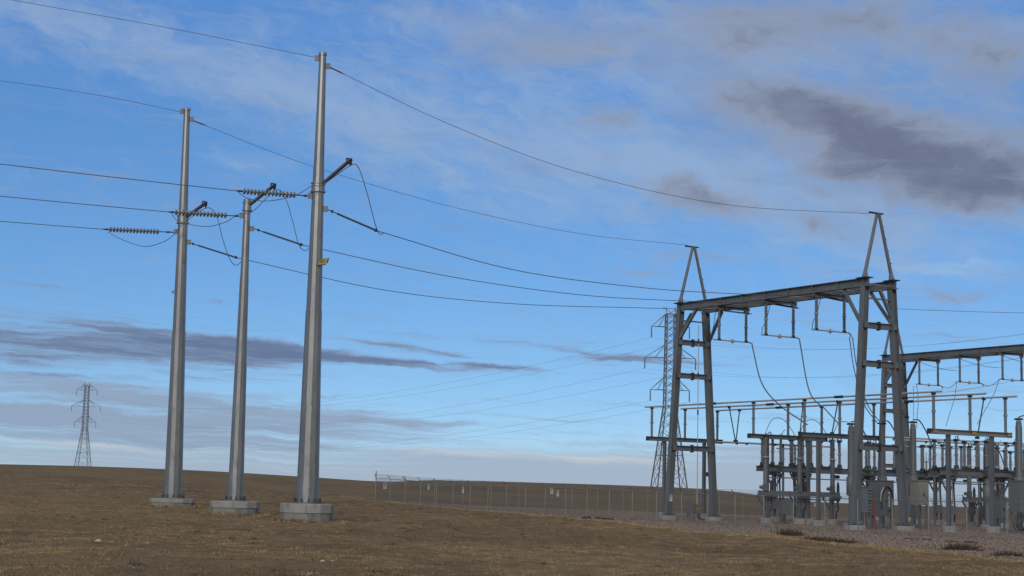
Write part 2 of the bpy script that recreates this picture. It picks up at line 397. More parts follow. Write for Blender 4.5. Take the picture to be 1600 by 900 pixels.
# ------------------------------------------------------------------ steel poles
PROT = R(10)
def make_pole(label, base_px, top_px, d, rb, rt, foot_top_y, foot_bot_y, foot_r, arm, kind_short=False):
    bx = col(base_px[0], d, base_px[1]); g = T(bx)
    zf = P(base_px[0], foot_top_y, d).z
    base = Vector((bx.x, bx.y, zf)); top = P(top_px[0], top_px[1], d)
    t = thing('transmission_pole', label, 'power pole', (bx.x, bx.y, g), 'steel transmission poles on concrete footings')
    # footing: two pours with a seam
    h = zf-g; f = mb()
    f.lathe((bx.x, bx.y, g+h*.5), (bx.x, bx.y, zf), [(0, foot_r*.96),(.008, foot_r),(h*.5-.03, foot_r),(h*.5, foot_r-.03)], 12, False, .1)
    for kk in range(12):
        a_ = 2*math.pi*kk/12+.1
        f.box((bx.x+math.cos(a_)*foot_r*.998, bx.y+math.sin(a_)*foot_r*.998, g+h*.74), .03, .03, h*.43)
    lo_ = mb(); lo_.lathe((bx.x, bx.y, g-.6), (bx.x, bx.y, g+h*.5-.012), [(0, foot_r*.985),(.3, foot_r*.97),(.6+h*.2, foot_r*.985),(.6+h*.5-.012, foot_r*.975)], 12, False, .1); lo_.build('lower_pour', M['concrete_low'], t)
    f.build('concrete_footing', M['concrete'], t)
    L = (top-base).length; ax = (top-base)/L
    def at(s): return base+ax*s
    def rad(s): return rb+(rt-rb)*s/L
    sh = mb(); j1 = L*.42 if not kind_short else L*.45; j2 = L*.74
    pr = [(0.06, rad(0)),(j1, rad(j1))]
    pr += [(j1+.005, rad(j1)-.022),(j2, rad(j2)-.022)]
    pr += [(j2+.005, rad(j2)-.035),(L-.02, rt-.03),(L, rt-.03)]
    sh.lathe(base, top, pr, 12, False, PROT)
    sh.build('pole_shaft', M['pole'], t)
    c = mb(); c.lathe(top-ax*.16, top+ax*.03, [(0, rt+.012),(.16, rt+.012),(.19, rt-.02)], 12, False, PROT); c.build('pole_cap', M['pole'], t)
    b = mb(); b.lathe(base+W*.001, base+W*.09, [(0, rb+.2),(.089, rb+.2)], 24, False); b.build('base_plate', M['steel'], t)
    p0 = None
    for kk in range(12):
        a = 2*math.pi*kk/12+.2
        off = Vector((math.cos(a), math.sin(a), 0))*(rb+.11)
        if p0 is None:
            q = mb(); o = base+off; q.lathe(o+W*.09, o+W*.17, [(0,.055),(.08,.055)], 6, False); q.lathe(o+W*.171, o+W*.34, [(0,.028),(.16,.028)], 6, False)
            p0 = q.build('anchor_bolt', M['dark'], t); o0 = off
        else: dup_part(p0, t, off-o0)
    # climbing lugs on two sides of the shaft
    lug = None
    side = (Vector((1,0,0))-ax*ax.x).normalized()
    toward = Vector((0,-1,0))
    s = 1.6
    while s < L-1.0:
        for sg, dr in ((0, (-side*.97+toward*.25).normalized()), (1, (side*.55+toward*.83).normalized())):
            if sg == 1 and (int(s*10) % 3): continue
            o = at(s)+dr*(rad(s)+.0)
            if lug is None:
                q = mb(); q.box((0,0,0), .11, .11, .15); lug = q.build('climbing_lug', M['dark'], t); lug.location = o-Vector(t.location)
            else:
                c2 = lug.copy(); C.objects.link(c2); c2.parent = t; c2.location = o-Vector(t.location)
        s += 1.05
    # nameplate / inspection cover near the foot
    q = mb(); q.box(at(1.0)+(toward*.95+side*.3).normalized()*(rad(1)+.0), .12, .04, .2, (side, toward, W)); q.build('inspection_cover', M['steel'], t)
    # braced post insulator: collar, rod, end fitting
    s_arm = (P(arm[0][0], arm[0][1], d)-base).dot(ax)
    q = mb(); q.lathe(at(s_arm-.3), at(s_arm+.3), [(0, rad(s_arm)+.09),(.08, rad(s_arm)+.09),(.085, rad(s_arm)+.035),(.5, rad(s_arm)+.03),(.505, rad(s_arm)+.07),(.58, rad(s_arm)+.07)], 12, False, PROT)
    q.build('insulator_collar', M['pole'], t)
    e = P(arm[1][0], arm[1][1], d-arm[2])
    st = at(s_arm)+(e-at(s_arm)).normalized()*rad(s_arm)
    l = (e-st).length; n = 26; pr = [(0,.10),(.12,.10)]
    for i in range(n):
        a0 = .14+i*(l-.34)/n; w = (l-.34)/n; pr += [(a0,.075),(a0+w*.35,.12),(a0+w*.5,.12),(a0+w*.9,.075)]
    pr += [(l-.18,.07),(l-.02,.07)]
    q = mb(); q.lathe(st, e, pr, 12); ins = q.build('post_insulator', M['polymer'], t)
    dr = (e-st).normalized()
    q = mb(); q.ring(e-dr*.12, dr, .2, .05, 20, 8); q.lathe(e-dr*.05, e+dr*.12, [(0,.1),(.12,.12),(.17,.04)], 12)
    q.box(e-W*.2, .07, .07, .3); q.build('end_fitting', M['dark'], ins)
    return t, at, rad, base, ax, e
pR = make_pole('tall right hand grey steel pole with yellow marker on its shaft', (480,788), (504.4,83), 98, .66, .235, 787, 815, 1.54, ((497,293),(547.5,250),1.3))
pM = make_pole('middle grey steel pole, the shortest of the three', (367.5,785), (386.8,312), 107, .50, .23, 783, 806.5, 1.56, ((389.5,323),(429,289),1.1), True)
pL = make_pole('left grey steel pole on the low concrete footing', (270,781), (292.2,170), 115, .62, .24, 779, 790.5, 1.56, ((287,343),(321.5,317),1.0))
def on_pole(pl, py, d): 
    base, ax = pl[3], pl[4]; z = P(380, py, d).z
    # solve the height along the shaft seen at row py
    lo, hi = 0, 40
    for _ in range(40):
        m = (lo+hi)/2; q = base+ax*m; v = CM.transposed() @ (q-Vector((0,0,EYE))); yy = 450-F*v.y/(-v.z)
        if yy > py: lo = m
        else: hi = m
    return base+ax*lo, pl[2](lo)
def brackets(pl, d, left_ys, right_ys):
    for ys, sg in ((left_ys, -1), (right_ys, 1)):
        for yv in ys:
            c, r = on_pole(pl, yv, d); q = mb()
            q.box(c+Vector((sg*(r+.1), 0, 0)), .26, .1, .34, (Vector((1,0,0)), Vector((0,1,0)), W)); q.build('dead_end_bracket', M['steel'], pl[0])
brackets(pR, 98, (91, 306), (103, 326)); brackets(pM, 107, (337,), (357,)); brackets(pL, 115, (174, 362), (186, 378))

# ------------------------------------------------------------------ strain insulators, conductors and jumpers at the poles
def wire(name, label, cat, pts, r, mat, group=None, n=6):
    q = mb(); q.tube(pts, r, n); p0 = Vector(pts[0]); o = q.build(name, mat, None, p0); tag(o, label, cat, group); return o
def disc_string(label, a, b, nd=15):
    """bell discs between line end a and tower end b with hardware each side"""
    a = Vector(a); b = Vector(b); t = thing('disc_insulator_string', label, 'insulator', a, 'disc strings on the left of the poles'); d = (b-a).normalized(); l = (b-a).length
    s0, s1 = l*.10, l*.80; st = (s1-s0)/nd; first = None
    for i in range(nd):
        o = a+d*(s0+st*i)
        if first is None:
            q = mb(); q.lathe(o, o+d*st, [(0,.05),(.02,.10),(.03,.175),(.115,.18),(.14,.11),(.15,.07),(st*.98,.045)], 14); first = q.build('insulator_disc', M['disc'], t)
        else: dup_part(first, t, d*(st*i))
    q = mb(); q.lathe(a, a+d*s0, [(0,.03),(s0*.3,.05),(s0*.6,.07),(s0,.05)], 8); q.build('line_clamp', M['dark'], t)
    q = mb(); q.tube([a+d*s1, a+d*(s1+(l-s1)*.45)], .035, 8); q.lathe(a+d*(s1+(l-s1)*.45), b, [(0,.04),(.05,.07),(.2,.07),(.25,.035),((l-s1)*.52,.05)], 8); q.build('link_hardware', M['dark'], t)
    return t
def rod_string(label, a, b, group):
    a = Vector(a); b = Vector(b); t = thing('rod_insulator', label, 'insulator', a, group); d = (b-a).normalized(); l = (b-a).length
    s0 = l*.2; n = 26; pr = [(0,.05)]
    for i in range(n):
        w = (l-s0-.2)/n; o = i*w; pr += [(o+.01,.04),(o+w*.4,.085),(o+w*.9,.04)]
    q = mb(); q.lathe(a+d*s0, b-d*.2, pr, 10); q.build('insulator_rod', M['polymer'], t)
    q = mb(); q.tube([a, a+d*s0], .03, 8); q.box(a+d*s0*.5, .1, .1, .16); q.build('link_hardware', M['dark'], t)
    q = mb(); q.lathe(b-d*.2, b, [(0,.05),(.03,.1),(.12,.1),(.2,.04)], 10); q.build('line_clamp', M['dark'], t)
    return t
names = ['right', 'middle', 'left']
LS = [((368,298),(487,306.5),98,(-260,224)), ((262,331),(379,338),107,(-260,279)), ((160,358),(272,363),115,(-260,322))]
RS = [((511,327),(590,361),98), ((396,357),(473,383),107), ((294,378.5),(371,403),115)]
for i, (nm, pl) in enumerate(zip(names, (pR, pM, pL))):
    (a, b, d, far) = LS[i]
    A_, B_ = P(*a, d), P(*b, d)
    disc_string(f'pale ribbed disc insulator string pulling left off the {nm} steel pole', A_, B_)
    f_ = P(*far, d-8)
    wire('conductor_cable', f'line conductor running out of frame left from the {nm} pole disc string', 'cable', sagc(f_, A_, .06), .026, M['cable'], 'conductors left of the poles')
RE = [(1283,463,124.5),(1204,474,129.5),(1118.5,484,133)]
RPTS = [[(800,421),(1000,449),(1150,459)], [(700,431.5),(900,460),(1063,470)], [(600,453),(800,474.5),(1000,481)]]
jump = [[(372,300),(388,310),(420,314),(462,305),(487,291),(505,288),(547,259),(560,262),(573,300),(584,342),(590,361),(595,366),(601,363.5)],
        [(268,334),(280,346),(320,354),(352,347),(374,334),(395,330),(431,297),(446,310),(457,345),(466,380),(473,390),(479,391),(486,386)],
        [(168,362),(190,374),(225,385),(255,378),(272,366),(286,350),(322,325),(338,337),(347,370),(356,398),(364,412),(371,414),(380,405)]]
for i, (nm, pl) in enumerate(zip(names, (pR, pM, pL))):
    a, b, d = RS[i]
    e = Vector(P(*RE[i][:2], RE[i][2])); A_ = P(*a, d)
    dB = d+(RE[i][2]-d)*2.6/44; B_ = P(*b, dB)
    rod_string(f'dark rod insulator on the substation side of the {nm} steel pole', A_, B_, 'rod insulators on the right of the poles')
    pts = [B_]; x0 = b[0]
    for (px, py) in RPTS[i]:
        pts.append(P(px, py, dB+(RE[i][2]-dB)*((px-x0)/(RE[i][0]-x0))**1.08))
    pts.append(e)
    wire('conductor_cable', f'conductor sagging from the {nm} steel pole to the big substation frame', 'cable', crv(pts, 14), .026, M['cable'], 'conductors between poles and frame')
    jp = jump[i]; ds = []
    for k, (px, py) in enumerate(jp):
        if k <= 2: dd = d
        elif k <= 5: dd = d-(.75+.05*k)
        elif k == 6: dd = d-1.25
        else: dd = d-1.2+(dB-d+1.2)*min(1,(k-6)/5)
        ds.append(P(px, py, dd))
    wire('jumper_cable', f'jumper looping past the arm of the {nm} steel pole', 'cable', crv(ds, 8), .024, M['cable'], 'jumper loops at the poles')
# shield wires
for nm, pts, ppl in (('right', [(-260,-54,90),(20,0,94),(250,41,96),(495,90,98)], pR), ('left', [(-260,92,107),(0,126,111),(150,148,113),(284,175,115)], pL)):
    wire('shield_wire', f'thin shield wire leaving the top of the {nm} pole to the left', 'cable', crv([P(*p) for p in pts], 10), .016, M['cable'], 'shield wires')
sw = [('right', [(511,103),(700,193),(900,268),(1130,319),(1358,334)], 98, 117, 'taller nearer'), ('left', [(298,187),(480,257),(700,321.5),(900,364),(1074,383)], 115, 135, 'farther left')]
for nm, pp, d0, d1, ds in sw:
    n0, n1 = pp[0][0], pp[-1][0]
    pts = [P(px, py, 1/((1/d0)+(1/d1-1/d0)*(px-n0)/(n1-n0))) for px, py in pp]
    q = mb(); q.tube(crv(pts, 12), .016, 6); dr = (pts[1]-pts[0]).normalized(); q.lathe(pts[0], pts[0]+dr*1.2, [(0,.03),(.2,.05),(.9,.05),(1.2,.02)], 8)
    tag(q.build('shield_wire', M['cable'], None, pts[0]), f'thin shield wire falling from the {nm} pole top to the {ds} frame peak', 'cable', 'shield wires')
# marker plates on the poles
c, r = on_pole(pR, 411, 98)
t = thing('pole_marker', 'yellow wedge shaped marker on the right steel pole shaft', 'marker', c+Vector((r, -.1, 0)))
o = P(496, 413.5, 97.4); a1 = P(509.5, 411.5, 97.4)-o; a2 = P(501, 404.5, 97.9)-o
q = mb(); q.add([o, o+a1, o+a1*.95+a2, o+a2, o+W*-.03, o+a1-W*.03, o+a1*.95+a2-W*.03+Vector((0,.25,0)), o+a2-W*.03+Vector((0,.25,0))], [(0,1,2,3),(7,6,5,4),(0,4,5,1),(2,6,7,3),(1,5,6,2),(0,3,7,4)]); q.build('marker_plate', M['yellow'], t)
nn = a1.cross(a2).normalized(); nn = nn if nn.y < 0 else -nn
q = mb()
for u_, v_ in ((.3,.4),(.48,.55)): q.box(o+a1*u_+a2*v_+nn*.012, .09, .12, .008, (a1.normalized(), a2.normalized(), nn))
q.build('marker_figures', M['black'], t)
q = mb(); e1 = o+a1*1.01+nn*.0; q.add([o+a1+Vector((.01,-.0,0)), o+a1*.95+a2+Vector((.01,0,0)), o+a1*1.16+a2*.15+Vector((0,.1,0))], [(0,1,2)]); q.add([o-W*.035, o+a1-W*.035, o+a1*.9-W*.035+Vector((0,.3,0)), o-W*.035+Vector((0,.3,0))], [(0,1,2,3)]); q.build('marker_bracket', M['dark'], t)
c, r = on_pole(pL, 456, 115)
t = thing('pole_marker', 'small brown bracket marker on the left edge of the left pole', 'marker', c+Vector((-r, 0, 0)))
q = mb(); q.box(c+Vector((-r-.09, -.05, .02)), .2, .16, .03, (Vector((.8,0,.6)), Vector((0,1,0)), Vector((-.6,0,.8)))); q.build('marker_plate', M['twig'], t)
q = mb(); q.box(c+Vector((-r-.08, -.05, -.09)), .12, .12, .1); q.build('marker_bracket', M['palestone'], t)

# ------------------------------------------------------------------ dead-end A-frames
def hang_post(t, top, l, mat=None):
    """suspended post insulator: two porcelain units with a mid flange"""
    q = mb(); n = 9; pr = []
    def unit(z0, z1):
        p = [(z0,.09)]; w = (z1-z0)/n
        for i in range(n): p += [(z0+w*(i+.1),.085),(z0+w*(i+.45),.135),(z0+w*(i+.55),.135),(z0+w*(i+.9),.085)]
        return p
    q.lathe(top, top-W*l, [(0.0,.1),(.07,.1)]+unit(.08, l*.47)+[(l*.475,.1),(l*.525,.1)]+unit(l*.53, l-.08)+[(l-.07,.1),(l,.1)], 12)
    o = q.build('post_insulator', M['porcelain'], t)
    q = mb(); q.lathe(top-W*(l*.475), top-W*(l*.525), [(0,.15),(l*.05-.002,.15)], 12); q.build('flange', M['steel_light'], o)
    return o
def a_frame(CL, label, length, H=17.55, right_leg=True, foot=True):
    zL = T(CL); base = Vector((CL.x, CL.y, zL)); t = thing('dead_end_frame', label, 'steel frame', base)
    CR = CL+Vector((U.x, U.y))*length; zR = T(CR); ztop = (zL+zR)/2+H
    sb, stp = 4.65, 2.6
    for ci, (cc, zz) in enumerate(((CL, zL), (CR, zR))):
        c3 = Vector((cc.x, cc.y, 0))
        for sg in (-1, 1):
            p = c3+V*(sg*sb/2); g = T(p.x, p.y); p.z = g+.35; e = c3+V*(sg*stp/2)+W*(ztop-.62)
            q = mb(); q.ibeam(p+W*.04, e, .44, .5, V, .05, .04); q.build('frame_leg', M['steel'], t)
            q = mb(); q.box(p+W*.02, .8, .8, .038); q.build('base_plate', M['dark'], t)
            for bu in (-.3, .3):
                for bv in (-.3, .3):
                    b2 = mb(); b2.lathe(p+U*bu+V*bv+W*.04, p+U*bu+V*bv+W*.2, [(0,.05),(.07,.05),(.075,.025),(.16,.025)], 6, False); b2.build('anchor_bolt', M['dark'], t)
            q = mb(); q.lathe((p.x,p.y,g-.5), (p.x,p.y,g+.35), [(0,.78),(.82,.78),(.85,.75)], 20, False); q.build('concrete_footing', M['concrete'], t)
        # rungs
        for zh in (14.3, 11.6, 5.75):
            f = zh/(H-.3); hw = sb/2+(stp/2-sb/2)*f; z = zz+zh
            q = mb(); q.ibeam(c3-V*(hw-.26)+W*z, c3+V*(hw-.26)+W*z, .3, .42, W, .035, .03); q.build('cross_strut', M['steel'], t)
            q = mb(); q.box(c3+W*z, .34, .1, .62); q.build('splice_plate', M['dark'], t)
            for sg in (-1, 1):
                q = mb(); q.box(c3+V*(sg*(hw-.1))+W*z, .48, .34, .4); q.build('gusset_plate', M['steel'], t)
        # thin tie and inner knee
        hw = stp/2; q = mb(); q.bar(c3-V*(hw-.2)+W*(ztop-1.4), c3+V*(hw-.2)+W*(ztop-1.4), .1, .1); q.build('tie_bar', M['steel'], t)
        q = mb(); sg = -1 if ci == 0 else 1
        q.bar(c3+V*(sg*(hw+.1))+W*(zz+14.75), c3-V*(sg*(-.15))+W*(ztop-.75), .2, .2); q.build('knee_brace', M['steel'], t)
        for sg in (-1, 1):
            q = mb(); du = U if ci == 0 else -U
            q.bar(c3+V*(sg*(hw+.22))+W*(zz+14.6)+du*.28, c3+V*(sg*hw)+W*(ztop-.66)+du*2.1, .2, .2); q.build('knee_brace', M['steel'], t)
    c0 = Vector((CL.x, CL.y, 0)); 
    for sg in (-1, 1):
        q = mb(); s0 = c0+V*(sg*stp/2)+W*(ztop-.3); q.ibeam(s0-U*.45, s0+U*(length+.45), .42, .6, W, .05, .035)
        for k in range(0, 9):
            q.box(s0+U*(length*k/8), .03, .38, .49)
        q.build('girder', M['steel'], t)
    # top-edge strut and plan bracing between the girders
    q = mb()
    for k in range(9):
        a = c0+U*(length*k/8)+W*(ztop-.42); q.bar(a-V*(stp/2-.03), a+V*(stp/2-.03), .16, .16)
        if k < 8:
            b = c0+U*(length*(k+1)/8)+W*(ztop-.42); sg = 1 if k % 2 else -1
            q.bar(a+V*(sg*(stp/2-.15)), b-V*(sg*(stp/2-.15)), .12, .1)
    q.build('plan_bracing', M['steel'], t)
    for cc in (c0, c0+U*length):
        for sg in (-1, 1):
            q = mb(); q.box(cc+V*(sg*stp/2)+W*(ztop+.025), 1.1, .7, .045); q.build('cap_plate', M['dark'], t)
            top = cc+W*(ztop+4.75); q = mb()
            q.tube([cc+V*(sg*stp/2)+W*(ztop+.05), cc+V*(sg*(stp/2-.08))+W*(ztop+.55), top+V*(sg*.09)], [.22,.13,.11], 8, False); q.build('peak_leg', M['steel'], t)
            for k in range(1, 5):
                if sg > 0:
                    z = k/5; b2 = mb(); b2.box(cc+V*(sg*(stp/2*(1-z)+.17))+W*(ztop+.4+4.3*z), .07, .16, .05); b2.build('climbing_lug', M['dark'], t)
        q = mb(); q.box(top+W*.0, .18, .9, .09); q.box(top-V*.62, .1, .5, .12); q.build('peak_plate', M['dark'], t)
    # phases: a pair of hanging post insulators with a bus bar underneath
    ends = []
    for s in (5.0, 10.6, 16.2):
        a = c0+U*(s*length/21.2)+W*(ztop-.6)
        f = a-V*(stp/2); r = a+V*(stp/2+.12)
        q = mb(); q.ibeam(f-V*.3-W*.12, r+V*.35-W*.12, .24, .22, W, .03, .025); q.box(r-W*.3, .26, .3, .16); q.box(f-W*.28, .26, .3, .12); q.build('hanger_beam', M['steel'], t)
        for pz, l in ((f-W*.34, 2.35), (r-W*.38, 2.31)):
            hang_post(t, pz, l)
        zb = ztop-.6-2.72
        q = mb(); b0 = Vector((f.x,f.y,zb)); b1 = Vector((r.x,r.y,zb)); q.tube([b0-V*.45, b1+V*.45], .055, 10); q.tube([b1+V*.4, b1+V*.62-W*.08, b1+V*.66-W*.3], .06, 8)
        q.build('bus_bar', M['alu'], t)
        mid = (b0+b1)/2; q = mb(); q.ring(mid, V, .15, .035, 14, 6); q.lathe(mid-V*.22, mid+V*.22, [(0,.06),(.1,.1),(.34,.1),(.44,.06)], 10); q.build('bus_coupler', M['alu'], t)
        for b in (b0, b1):
            q = mb(); q.box(b+W*.05, .2, .24, .12); q.build('bus_clamp', M['dark'], t)
        ends.append((f, r, b0-V*.45, b1+V*.66-W*.3))
    return t, ends, ztop
CLa = col(1080, 135, 806); fa, ends, ztopA = a_frame(CLa, 'big nearest grey A-frame gantry with two tall peaks', 21.2)
CLb = col(1398, 178.6, 805); fb, endsb, ztopB = a_frame(CLb, 'farther A-frame gantry cut off by the right image edge', 21.2)
ph = ['leftmost', 'middle', 'rightmost']
# dead-end insulators under the girder, jumpers to the hanging bars, droppers to the bus
for i, (f, r, b0, b1) in enumerate(ends):
    e = P(*RE[2-i][:2], RE[2-i][2]); tip = r-W*.42+V*.6
    rod_string(f'dark rod insulator under the frame girder at its {ph[i]} phase', tip, e, 'rod insulators under the frame girder')
    prev = b0
    m = e.lerp(prev, .5)-W*.75-V*.35
    wire('jumper_cable', f'slack jumper under the frame girder down to its {ph[i]} hanging bar', 'cable', crv([e, e.lerp(m,.55)-W*.25, m, prev.lerp(m,.35)-W*.18, prev], 8), .028, M['cable'], 'jumpers under the frame')
DR = [[(1190,598),(1217,632),(1262,664)], [(1265,612),(1290,640),(1313,665)], [(1337,577),(1352,630),(1374,662)]]
DR2 = [128, 124, 121]
for i, (f, r, b0, b1) in enumerate(ends):
    d0 = b1.y; dl = [d0-.8, d0-1.8, d0-2.6]
    pts = [b1]+[P(px, py, dd) for (px, py), dd in zip(DR[i], dl)]
    for sg in (0,) if i < 2 else (-.16, .16):
        wire('dropper_cable', f'heavy dropper curving down from the {ph[i]} hanging bar of the big frame' if not (i == 2 and sg > 0) else 'second twin dropper beside the rightmost big frame dropper', 'cable', [p+U*sg for p in crv(pts, 10)], .05 if i < 2 else .04, M['cable'], 'droppers below the big frame')
for i, (f, r, b0, b1) in enumerate(endsb):
    a = b0 if i else b0; e = a-W*(4.6)+V*(.0, -1.6, -3.2)[i]
    wire('dropper_cable', f'thin dropper hanging below the {ph[i]} bar of the farther gantry', 'cable', crv([a, a.lerp(e,.35)+V*.25, a.lerp(e,.7)+V*.1, e], 8), .03, M['cable'], 'droppers below the farther gantry')
    if i:
        pb = endsb[i-1][3]; wire('jumper_cable', f'slack jumper between hanging bars left of the {ph[i]} farther gantry phase', 'cable', sagc(pb+W*.25, b0, .35, 10), .025, M['cable'], 'jumpers of the farther gantry')
for i, (f, r, b0, b1) in enumerate(endsb):
    a = f-W*.35; b = a+U*5.2-W*1.2
    wire('strain_wire', f'slack wire under the farther gantry from its {ph[i]} phase', 'cable', sagc(a, b, .2, 10), .025, M['cable'], 'slack wires under the farther gantry')

# ------------------------------------------------------------------ upper bus: four stands, three tubes
def bus_post(t, foot, l, r=.085):
    q = mb(); n = 8; pr = [(0,.12),(.06,.12)]
    def unit(z0, z1):
        p = []; w = (z1-z0)/n
        for i in range(n): p += [(z0+w*(i+.1),r),(z0+w*(i+.45),r*1.45),(z0+w*(i+.55),r*1.45),(z0+w*(i+.9),r)]
        return p
    q.lathe(foot, foot+W*l, pr+unit(.07, l*.48)+unit(l*.52, l-.07)+[(l-.06,.1),(l,.1)], 10); o = q.build('post_insulator', M['porcelain'], t)
    q = mb(); q.lathe(foot+W*(l*.48), foot+W*(l*.52), [(0,r*1.9),(l*.04,r*1.9)], 10); q.build('flange', M['steel_light'], o)
    return o
ORG = P(1459, 677, 116); ORG = Vector((ORG.x, ORG.y, 0)); ZB = P(1516, 676.5, 117.5).z
GAP = 3.6
def footing(t, p, r=.52, h=.46):
    g = T(p.x, p.y); q = mb(); q.lathe((p.x,p.y,g-.4), (p.x,p.y,g+h), [(0,r),(.4+h-.03,r),(.4+h,r-.03)], 16, False); q.build('concrete_footing', M['concrete'], t); return g+h
def column(t, p, z1, w=.32, name='support_column', foot=True, up=None):
    z0 = footing(t, p) if foot else T(p.x, p.y)
    q = mb(); q.ibeam(Vector((p.x,p.y,z0+.03)), Vector((p.x,p.y,z1)), w, w, up or V, .03, .025); o = q.build(name, M['steel'], t)
    q = mb(); q.box((p.x,p.y,z0+.015), w+.2, w+.2, .03); q.build('base_plate', M['dark'], t); return o
STL = [(0, 'nearest bus stand with yellow marks on its crossbeam, at right'), (13.3, 'bus stand hidden behind the big frame right leg'), (19.3, 'bus stand with dark crossbeam end, midway along the bus'), (32.8, 'farthest bus stand, behind the big frame left leg')]
for k, (L_, lab) in enumerate(STL):
    o = ORG-U*L_; g = T(o.x, o.y); t = thing('bus_support_stand', lab, 'bus support', (o.x, o.y, g), 'bus support stands')
    b = Vector((o.x, o.y, ZB))
    q = mb(); q.ibeam(b-V*.45, b+V*(2*GAP+.45), .34, .36, W, .035, .03); bm_ = q.build('crossbeam', M['steel_light'] if k == 0 else M['steel'], t)
    for s in (-.47, 2*GAP+.47):
        q = mb(); q.box(b+V*s, .36, .03, .38); q.build('end_plate', M['dark'], bm_)
    if k == 0:
        for s in (.0, GAP+.2, 2*GAP+.25):
            q = mb(); q.box(b+V*s-U*-.19, .012, .45, .2); q.build('phase_mark', M['yellow'], bm_)
    for s in (1.4, 5.75):
        column(t, Vector((o.x, o.y, 0))+V*s, ZB-.19, .25)
    for i in range(3):
        bus_post(t, b+V*(i*GAP)+W*.185, 2.4)
        q = mb(); q.box(b+V*(i*GAP)+W*(2.63), .3, .18, .16); q.build('bus_clamp', M['dark'], t)
for i in range(3):
    a = ORG+V*(i*GAP)+W*(ZB+2.74); s0 = (.8, 1.5, 1.1)[i]; s1 = (33.8, 33.4, 33.0)[i]
    a.z = ZB+2.74
    t = thing('bus_tube', f'long upper tubular busbar, {("nearest and topmost", "middle", "farthest")[i]} of three', 'busbar', a-U*16, 'upper bus tubes')
    q = mb(); q.tube([a+U*s0, a-U*s1], .07, 10); q.build('tube', M['alu'], t)
    for s in ((9, 24) if i != 1 else (6, 21)):
        q = mb(); q.lathe(a-U*s, a-U*(s+1.0), [(0,.075),(.1,.105),(.9,.105),(1.0,.075)], 10); q.build('expansion_joint', M['dark'], t)
# droppers from the tubes to the low bus / switches
def bpt(i, s): return ORG-U*s+V*(i*GAP)+W*(ZB+2.68)
VD = [((1139,641),(1149,689),1,'left V'),((1157,641),(1150,689),2,'right V'),((1256,634),(1250,676),1,'middle'),((1308,633),(1300,677),1,'right middle'),((1418,626),(1417,652),2,'frame side'),((1536,628),(1527,684),2,'right end')]
for (a, b, i, nm) in VD:
    # depth of the tube at this column
    best = min((abs(((CM.transposed() @ (bpt(i, s*.25)-Vector((0,0,EYE)))).x/-(CM.transposed() @ (bpt(i, s*.25)-Vector((0,0,EYE)))).z*F+800)-a[0]), s*.25) for s in range(-6, 140))
    top = bpt(i, best[1]); d = top.y; e = P(*b, d+.8)
    t = thing('dropper_bar', f'straight dropper from an upper bus tube, the {nm} one', 'busbar', e, 'straight droppers under the bus')
    q = mb(); q.tube([top, e], .05, 8); q.build('bar', M['cable'], t)
    q = mb(); q.box(top, .2, .2, .22); q.box(e, .24, .24, .18); q.build('clamp', M['dark'], t)

